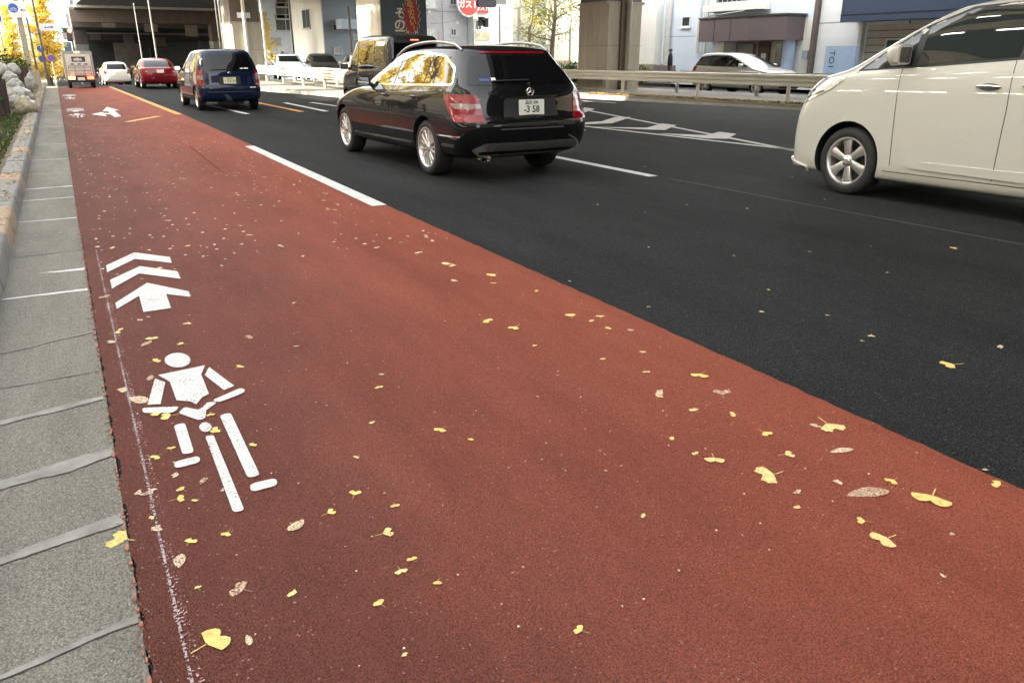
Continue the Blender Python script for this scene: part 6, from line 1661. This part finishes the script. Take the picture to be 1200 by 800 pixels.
bag(16, 113, 23.2, .2, 'squashed white rubbish bag behind the stake fence', 9)
# red and brown crates beyond the bags
p = at(44, 95, Y=36); mb = MB(); mb.box(-.22, .22, -.22, .22, 0, .75); o = mb.build('wooden_box', WALL_T, None, loc=(p.x - .1, 36, .13)); tag(o, 'brown wooden box standing beyond the rubbish bags', 'box')
p = at(31, 100, Y=30.5); mb = MB(); mb.box(-.14, .14, -.3, .3, 0, .95); o = mb.build('notice_board', WOODD, None, loc=(p.x, 30.5, .12)); tag(o, 'dark upright board among the shrubs behind the rubbish bags', 'board')

# ------------------------------------------------------------------ fallen leaves
def fan_leaf(seed):
    rnd = random.Random(seed); n = 13; vs = []; half = radians(rnd.uniform(52, 78)); notch = rnd.uniform(.1, .45); cur = rnd.uniform(-.25, .35)
    pts = []
    for ring, rr in ((0, .06), (1, .40), (2, .72), (3, 1.0)):
        for i in range(n):
            t = -1 + 2 * i / (n - 1); a = t * half
            r = rr
            if ring >= 2: r *= 1 - notch * math.exp(-(t * 5) ** 2) * (rr ** 3) + .05 * sin(t * 19 + seed) * (ring == 3) - .16 * (abs(t) ** 4)
            x, y = r * sin(a), r * cos(a)
            z = .05 + cur * .35 * x * x + .07 * rr * noise.noise(Vector((x * 2, y * 2, seed))) + .05 * (1 - abs(t)) * rr
            vs.append((x, y - .35, max(.012, z)))
    fs = [(r * n + i, r * n + i + 1, (r + 1) * n + i + 1, (r + 1) * n + i) for r in range(3) for i in range(n - 1)]
    L = rnd.uniform(.6, 1.0); b = rnd.uniform(-.3, .3); k = len(vs); w_ = .028
    for i in range(5):
        t = i / 4; x = b * t * t; y = -.35 - L * t; z = .05 - .03 * t + .01
        vs += [(x - w_, y, z), (x + w_, y, z)]
    fs += [(k + 2 * i, k + 2 * i + 1, k + 2 * i + 3, k + 2 * i + 2) for i in range(4)]
    me = bpy.data.meshes.new('fallen_leaf'); me.from_pydata(vs, [], fs); me.polygons.foreach_set('use_smooth', [True] * len(fs)); return me
def oval_leaf(seed, asp=.6):
    rnd = random.Random(seed); n = 9; m_ = 6; vs = []
    for i in range(n + 1):
        t = i / n; wd = asp * sin(pi * min(1, max(0, t)) ** .8) ** .8 * (1 + .12 * noise.noise(Vector((t * 6, seed, 0))))
        for j in range(m_ + 1):
            u = -1 + 2 * j / m_
            vs.append((u * wd * .62 + .08 * sin(t * 3), t * 1.7 - .85, .03 + .03 * abs(u) * wd + .03 * noise.noise(Vector((t * 4, u * 2, seed)))))
    vs = [(x, y, max(.012, z)) for x, y, z in vs]
    fs = [(i * (m_ + 1) + j, i * (m_ + 1) + j + 1, (i + 1) * (m_ + 1) + j + 1, (i + 1) * (m_ + 1) + j) for i in range(n) for j in range(m_)]
    me = bpy.data.meshes.new('fallen_leaf'); me.from_pydata(vs, [], fs); me.polygons.foreach_set('use_smooth', [True] * len(fs)); return me
def frag_leaf(seed):
    rnd = random.Random(seed); vs = [(0, 0, .05)]; n = 9
    for i in range(n):
        a = 2 * pi * i / n; r = rnd.uniform(.3, 1.0); vs.append((r * cos(a), r * sin(a) * .7, .03 + rnd.uniform(0, .05)))
    me = bpy.data.meshes.new('fallen_leaf'); me.from_pydata(vs, [], [(0, 1 + i, 1 + (i + 1) % n) for i in range(n)]); return me
FAN = [fan_leaf(i) for i in range(9)]; OV = [oval_leaf(i, .45 + .06 * i) for i in range(6)]; FG = [frag_leaf(i) for i in range(8)]
def mk(me, m):
    c = me.copy(); c.materials.append(m); return c
MES = {'y': [mk(m, GINKGO_L) for m in FAN], 'p': [mk(m, GINKGO_P) for m in FAN[:5]], 'c': [mk(m, LACE) for m in OV], 't': [mk(m, LACE2) for m in OV[:4] + FAN[:3]], 'f': [mk(m, LACE) for m in FG] + [mk(m, GINKGO_P) for m in FG[:4]]}
NL = 0
def leaf(px, py, wpx, kind, label=None, rot=None, xy=None, size=None, zz=None):
    global NL
    P = Vector((xy[0], xy[1], 0)) if xy else gp(px, py)
    dist = (P - Vector((0, 0, CAM_H))).length
    s_ = size if size else wpx / F_PX * dist / 1.75
    o = link('fallen_leaf', MES[kind][NL % len(MES[kind])]); NL += 1
    z = zz if zz is not None else (.007 if -.04 < P.x < 2.6 else .004)
    o.location = (P.x, P.y, z); o.rotation_euler = (RND.uniform(-.05, .05), RND.uniform(-.05, .05), RND.uniform(0, 6.28) if rot is None else rot)
    o.scale = (s_, s_, s_ * .24)
    base = {'y': 'small yellow fallen ginkgo leaf lying on the road', 'p': 'small faded yellow fallen leaf lying on the road', 'c': 'small cream skeleton of a fallen leaf on the road', 't': 'small trodden tan fallen leaf on the road', 'f': 'small pale scrap of fallen leaf on the road'}[kind]
    tag(o, label or base, 'leaf', 'fallen leaves scattered on the road')
    return o
BIG = [(251, 752, 42, 'y', 'large yellow ginkgo leaf nearest the camera, beside the chalk line', -1.2), (142, 633, 36, 'y', 'yellow ginkgo leaf lying half on the gutter edge', 1.0), (291, 752, 18, 'c', 'lacy pale leaf just right of the large yellow ginkgo leaf', 0),
       (212, 659, 26, 'c', 'lacy cream leaf beside the chalk line below the cyclist symbol', None), (281, 692, 26, 't', 'torn tan leaf piece left of the small stalk near the bottom', .8), (347, 617, 27, 'c', 'oval cream leaf right of the cyclist symbol foot', -.9),
       (986, 530, 30, 'c', 'round lacy leaf skeleton near the red lane edge at the right', 1.3), (899, 558, 36, 'p', 'oval yellow leaf in the right part of the red lane', 1.2), (1017, 580, 50, 't', 'large trodden tan leaf at the right of the red lane', 1.2), (1091, 586, 40, 'y', 'ragged yellow leaf nearest the right edge of the picture', 2.0),
       (1035, 634, 31, 'p', 'roundish yellow leaf lowest at the right', 1.5), (973, 501, 36, 'p', 'crumpled pale leaf pair by the black asphalt edge', None), (1113, 428, 24, 'y', 'lone yellow ginkgo leaf on the black asphalt at the right', 1.2), (1118, 291, 10, 'y', 'tiny upright yellow leaf on the asphalt below the minivan wheel', None),
       (679, 740, 17, 'y', 'yellow ginkgo leaf alone at the bottom centre', .5), (516, 505, 17, 'y', 'yellow leaf alone in the middle of the red lane', 2.2), (445, 709, 17, 'y', 'yellow leaf with stalk below the cyclist symbol, left of centre', .3), (162, 470, 27, 'c', 'lacy leaf touching the left handlebar of the cyclist symbol', .6), (293, 396, 14, 't', 'curled tan leaf between the arrow and the cyclist head', None)]
for a in BIG: leaf(*a[:4], label=a[4], rot=a[5])
SM = [(387, 602, 17, 'y'), (224, 636, 15, 'y'), (266, 627, 14, 'y'), (213, 575, 13, 'y'), (211, 586, 15, 'y'), (183, 537, 13, 'y'), (253, 507, 12, 'y'), (453, 626, 22, 'p'), (463, 594, 12, 'y'), (416, 580, 18, 'y'), (483, 657, 13, 'y'), (470, 671, 16, 'p'), (513, 684, 13, 'y'), (343, 697, 13, 'f'), (474, 769, 10, 'f'),
      (552, 516, 9, 'y'), (418, 537, 9, 'p'), (444, 455, 11, 'y'), (447, 440, 9, 'f'), (571, 377, 17, 'y'), (603, 385, 18, 'y'), (669, 371, 17, 'y'), (703, 372, 12, 'y'), (693, 377, 10, 'p'), (712, 386, 11, 'y'), (626, 406, 8, 'p'), (706, 422, 10, 'f'), (710, 553, 5, 'f'), (436, 497, 10, 'f'), (739, 388, 9, 'f'), (753, 414, 10, 'p'),
      (757, 437, 10, 'p'), (820, 441, 22, 'y'), (773, 461, 22, 'f'), (772, 466, 12, 'p'), (846, 462, 25, 't'), (813, 482, 13, 'p'), (859, 487, 13, 'y'), (897, 509, 18, 'y'), (786, 515, 11, 'y'), (815, 533, 10, 'y'), (837, 540, 24, 'p'), (923, 534, 19, 'p'), (955, 500, 14, 'f'), (980, 566, 14, 'f'), (1045, 565, 18, 'y'), (935, 578, 12, 'f'),
      (1010, 612, 16, 'y'), (754, 606, 10, 'p'), (934, 596, 10, 'f'), (892, 366, 8, 'p'), (969, 370, 6, 'y'), (1021, 394, 10, 'p'), (1172, 407, 10, 'f'), (1154, 551, 8, 'f'), (1168, 569, 16, 'y'), (1115, 627, 8, 'f'), (1104, 676, 9, 'f'), (281, 431, 11, 'y'), (183, 424, 13, 'y'), (176, 444, 17, 't'), (186, 484, 26, 'y'), (196, 489, 20, 'y'), (247, 487, 12, 'y'), (252, 505, 14, 'y'), (201, 527, 11, 'y'), (206, 558, 14, 'f'), (239, 565, 16, 't'), (296, 523, 12, 'y'),
      (262, 575, 10, 'f'), (176, 578, 18, 'f'), (162, 579, 14, 'f'), (185, 622, 22, 'f'), (229, 588, 8, 'f'), (213, 404, 12, 'p'), (172, 404, 17, 't'), (178, 398, 14, 'p'), (220, 380, 12, 'p'), (164, 376, 10, 'f'), (131, 402, 13, 'f'), (143, 458, 18, 'f'), (347, 407, 8, 'f'), (137, 391, 12, 'p'), (345, 356, 8, 'f'), (124, 349, 16, 't'), (523, 310, 16, 'f'), (490, 297, 12, 'p'), (577, 323, 17, 'y'), (507, 283, 8, 'p'), (532, 330, 12, 'f'), (500, 279, 8, 'f'), (629, 342, 8, 'y'),
      (668, 330, 6, 'f'), (760, 360, 5, 'p'), (630, 466, 5, 'f'), (300, 745, 5, 'f'), (345, 708, 6, 'f'), (232, 690, 8, 'f'), (178, 608, 10, 'f'), (1040, 320, 5, 'p'), (900, 340, 6, 'f'), (760, 290, 5, 'f'), (860, 300, 5, 'f'), (1010, 400, 6, 'f'), (700, 240, 5, 'f')]
for a in SM: leaf(*a)
rnd = random.Random(12); cnt = 0
while cnt < 165:
    y = 4.2 + 19 * rnd.random() ** 1.25; u = rnd.random()
    x = .05 + 2.5 * (u ** 1.7 if rnd.random() < .62 else 1 - (1 - u) * .35)
    if y < 5.5 and .5 < x < 2.0: continue
    leaf(0, 0, 0, rnd.choice('yppffcct'), xy=(x, y), size=rnd.uniform(.012, .036)); cnt += 1
for k in range(14):
    leaf(0, 0, 0, rnd.choice('ppff'), xy=(rnd.uniform(3, 9), rnd.uniform(2.5, 9)), size=rnd.uniform(.010, .022))
# crumbs of leaf too small to count
mb = MB()
for q in range(520):
    y = 1.3 + 9 * rnd.random() ** 1.5; x = rnd.uniform(0, 2.6); s_ = rnd.uniform(.0015, .006)
    a = rnd.uniform(0, 6.28); mb.add([(x + s_ * cos(a), y + s_ * sin(a), .0115), (x + s_ * cos(a + 2.1), y + s_ * sin(a + 2.1), .0115), (x + s_ * .8 * cos(a + 4.0), y + s_ * .8 * sin(a + 4.0), .0125)], [(0, 1, 2)])
for q in range(470):
    y = 5.5 + 17 * rnd.random() ** 1.2; u = rnd.random(); x = .05 + 2.5 * (u ** 1.9 if rnd.random() < .7 else u); s_ = rnd.uniform(.008, .022); a = rnd.uniform(0, 6.28)
    mb.add([(x + s_ * cos(a), y + s_ * sin(a), .0115), (x + s_ * .8 * cos(a + 1.4), y + s_ * .8 * sin(a + 1.4), .0125), (x + s_ * cos(a + 3), y + s_ * sin(a + 3), .0115), (x + s_ * .6 * cos(a + 4.6), y + s_ * .6 * sin(a + 4.6), .014)], [(0, 1, 2, 3)])
tag(mb.build('leaf_crumbs', mat('crumb_cream', (.72, .58, .44), .8, var=.3, scale=30), recalc=False), 'tiny leaf crumbs sprinkled over the red lane', 'leaf crumbs', kind='stuff')
# grit gathered along the joint between gutter and lane
mb = MB()
for q in range(900):
    y = 1.2 + 10 * rnd.random() ** 1.4; x = -.055 + rnd.gauss(0, .016); s_ = rnd.uniform(.0012, .0048); a = rnd.uniform(0, 6.28)
    b0 = [(x + s_ * cos(a + k * 2.1), y + s_ * sin(a + k * 2.1), .003) for k in range(3)]
    mb.add(b0 + [(x, y, .003 + s_ * 1.6)], [(0, 1, 3), (1, 2, 3), (2, 0, 3)], rnd.randrange(3))
tag(mb.build('grit', [PINK, KERB_G, mat('grit_grey', (.30, .28, .25), .9, var=.3)], recalc=False), 'fine grit gathered where the gutter meets the red lane', 'grit', kind='stuff')
line('tyre_mark', G(222, 172), G(262, 203), .02, mat('tyre_mark', (.20, .065, .046), 1., var=.3, scale=8, spec=0.), lane, .0075)
# leaf litter along the far median and the kerb
mb = MB()
for q in range(2600):
    t = rnd.uniform(.02, 1.25); p = ra.lerp(ra + dr, t); n_ = Vector((dr.y, -dr.x)).normalized() * -1
    if n_.x < 0: n_ = -n_
    dd = .12 + abs(rnd.gauss(0, .22)); x, y = p.x + n_.x * dd, p.y + n_.y * dd
    s_ = rnd.uniform(.025, .05); a = rnd.uniform(0, 6.28); z = .145 + rnd.uniform(0, .04); k = rnd.uniform(-.02, .03)
    mb.add([(x + s_ * cos(a), y + s_ * sin(a), z), (x - s_ * .7 * sin(a), y + s_ * .7 * cos(a), z + k), (x - s_ * cos(a), y - s_ * sin(a), z), (x + s_ * .7 * sin(a), y - s_ * .7 * cos(a), z + .01)], [(0, 1, 2, 3)])
tag(mb.build('leaf_litter', mat('litter_brown', (.40, .27, .09), .85, var=.45, scale=14), recalc=False), 'drift of dry yellow brown leaves along the far median kerb', 'leaf litter', kind='stuff')
mb = MB()
for q in range(1500):
    y = rnd.uniform(4, 40); x = -.56 - abs(rnd.gauss(0, .1)) if rnd.random() < .5 else rnd.uniform(-1.5, -.75); s_ = rnd.uniform(.012, .03); a = rnd.uniform(0, 6.28); z = .158 if x > -.73 else .13
    mb.add([(x + s_ * cos(a), y + s_ * sin(a), z), (x - s_ * .7 * sin(a), y + s_ * .7 * cos(a), z + .01), (x - s_ * cos(a), y - s_ * sin(a), z), (x + s_ * .7 * sin(a), y - s_ * .7 * cos(a), z + .006)], [(0, 1, 2, 3)])
tag(mb.build('leaf_litter', mat('litter_tan', (.46, .36, .20), .85, var=.4, scale=14), recalc=False), 'dry leaves lying on the near kerb and planting strip', 'leaf litter', kind='stuff')
# overhead cables across the far street
for i, (a_, b_, lab) in enumerate(((at(500, 13, Y=40), at(640, 4, Y=44), 'upper thin cable in front of the grey tiled apartment block'), (at(505, 28, Y=40), at(560, 10, Y=45), 'lower thin cable rising from the mural pier'))):
    mb = MB(); mb.path([a_.lerp(b_, t) + Vector((0, 0, -.25 * sin(pi * t))) for t in (0, .25, .5, .75, 1)], .014, 5); tag(mb.build('overhead_cable', POLE_D), lab, 'cable')
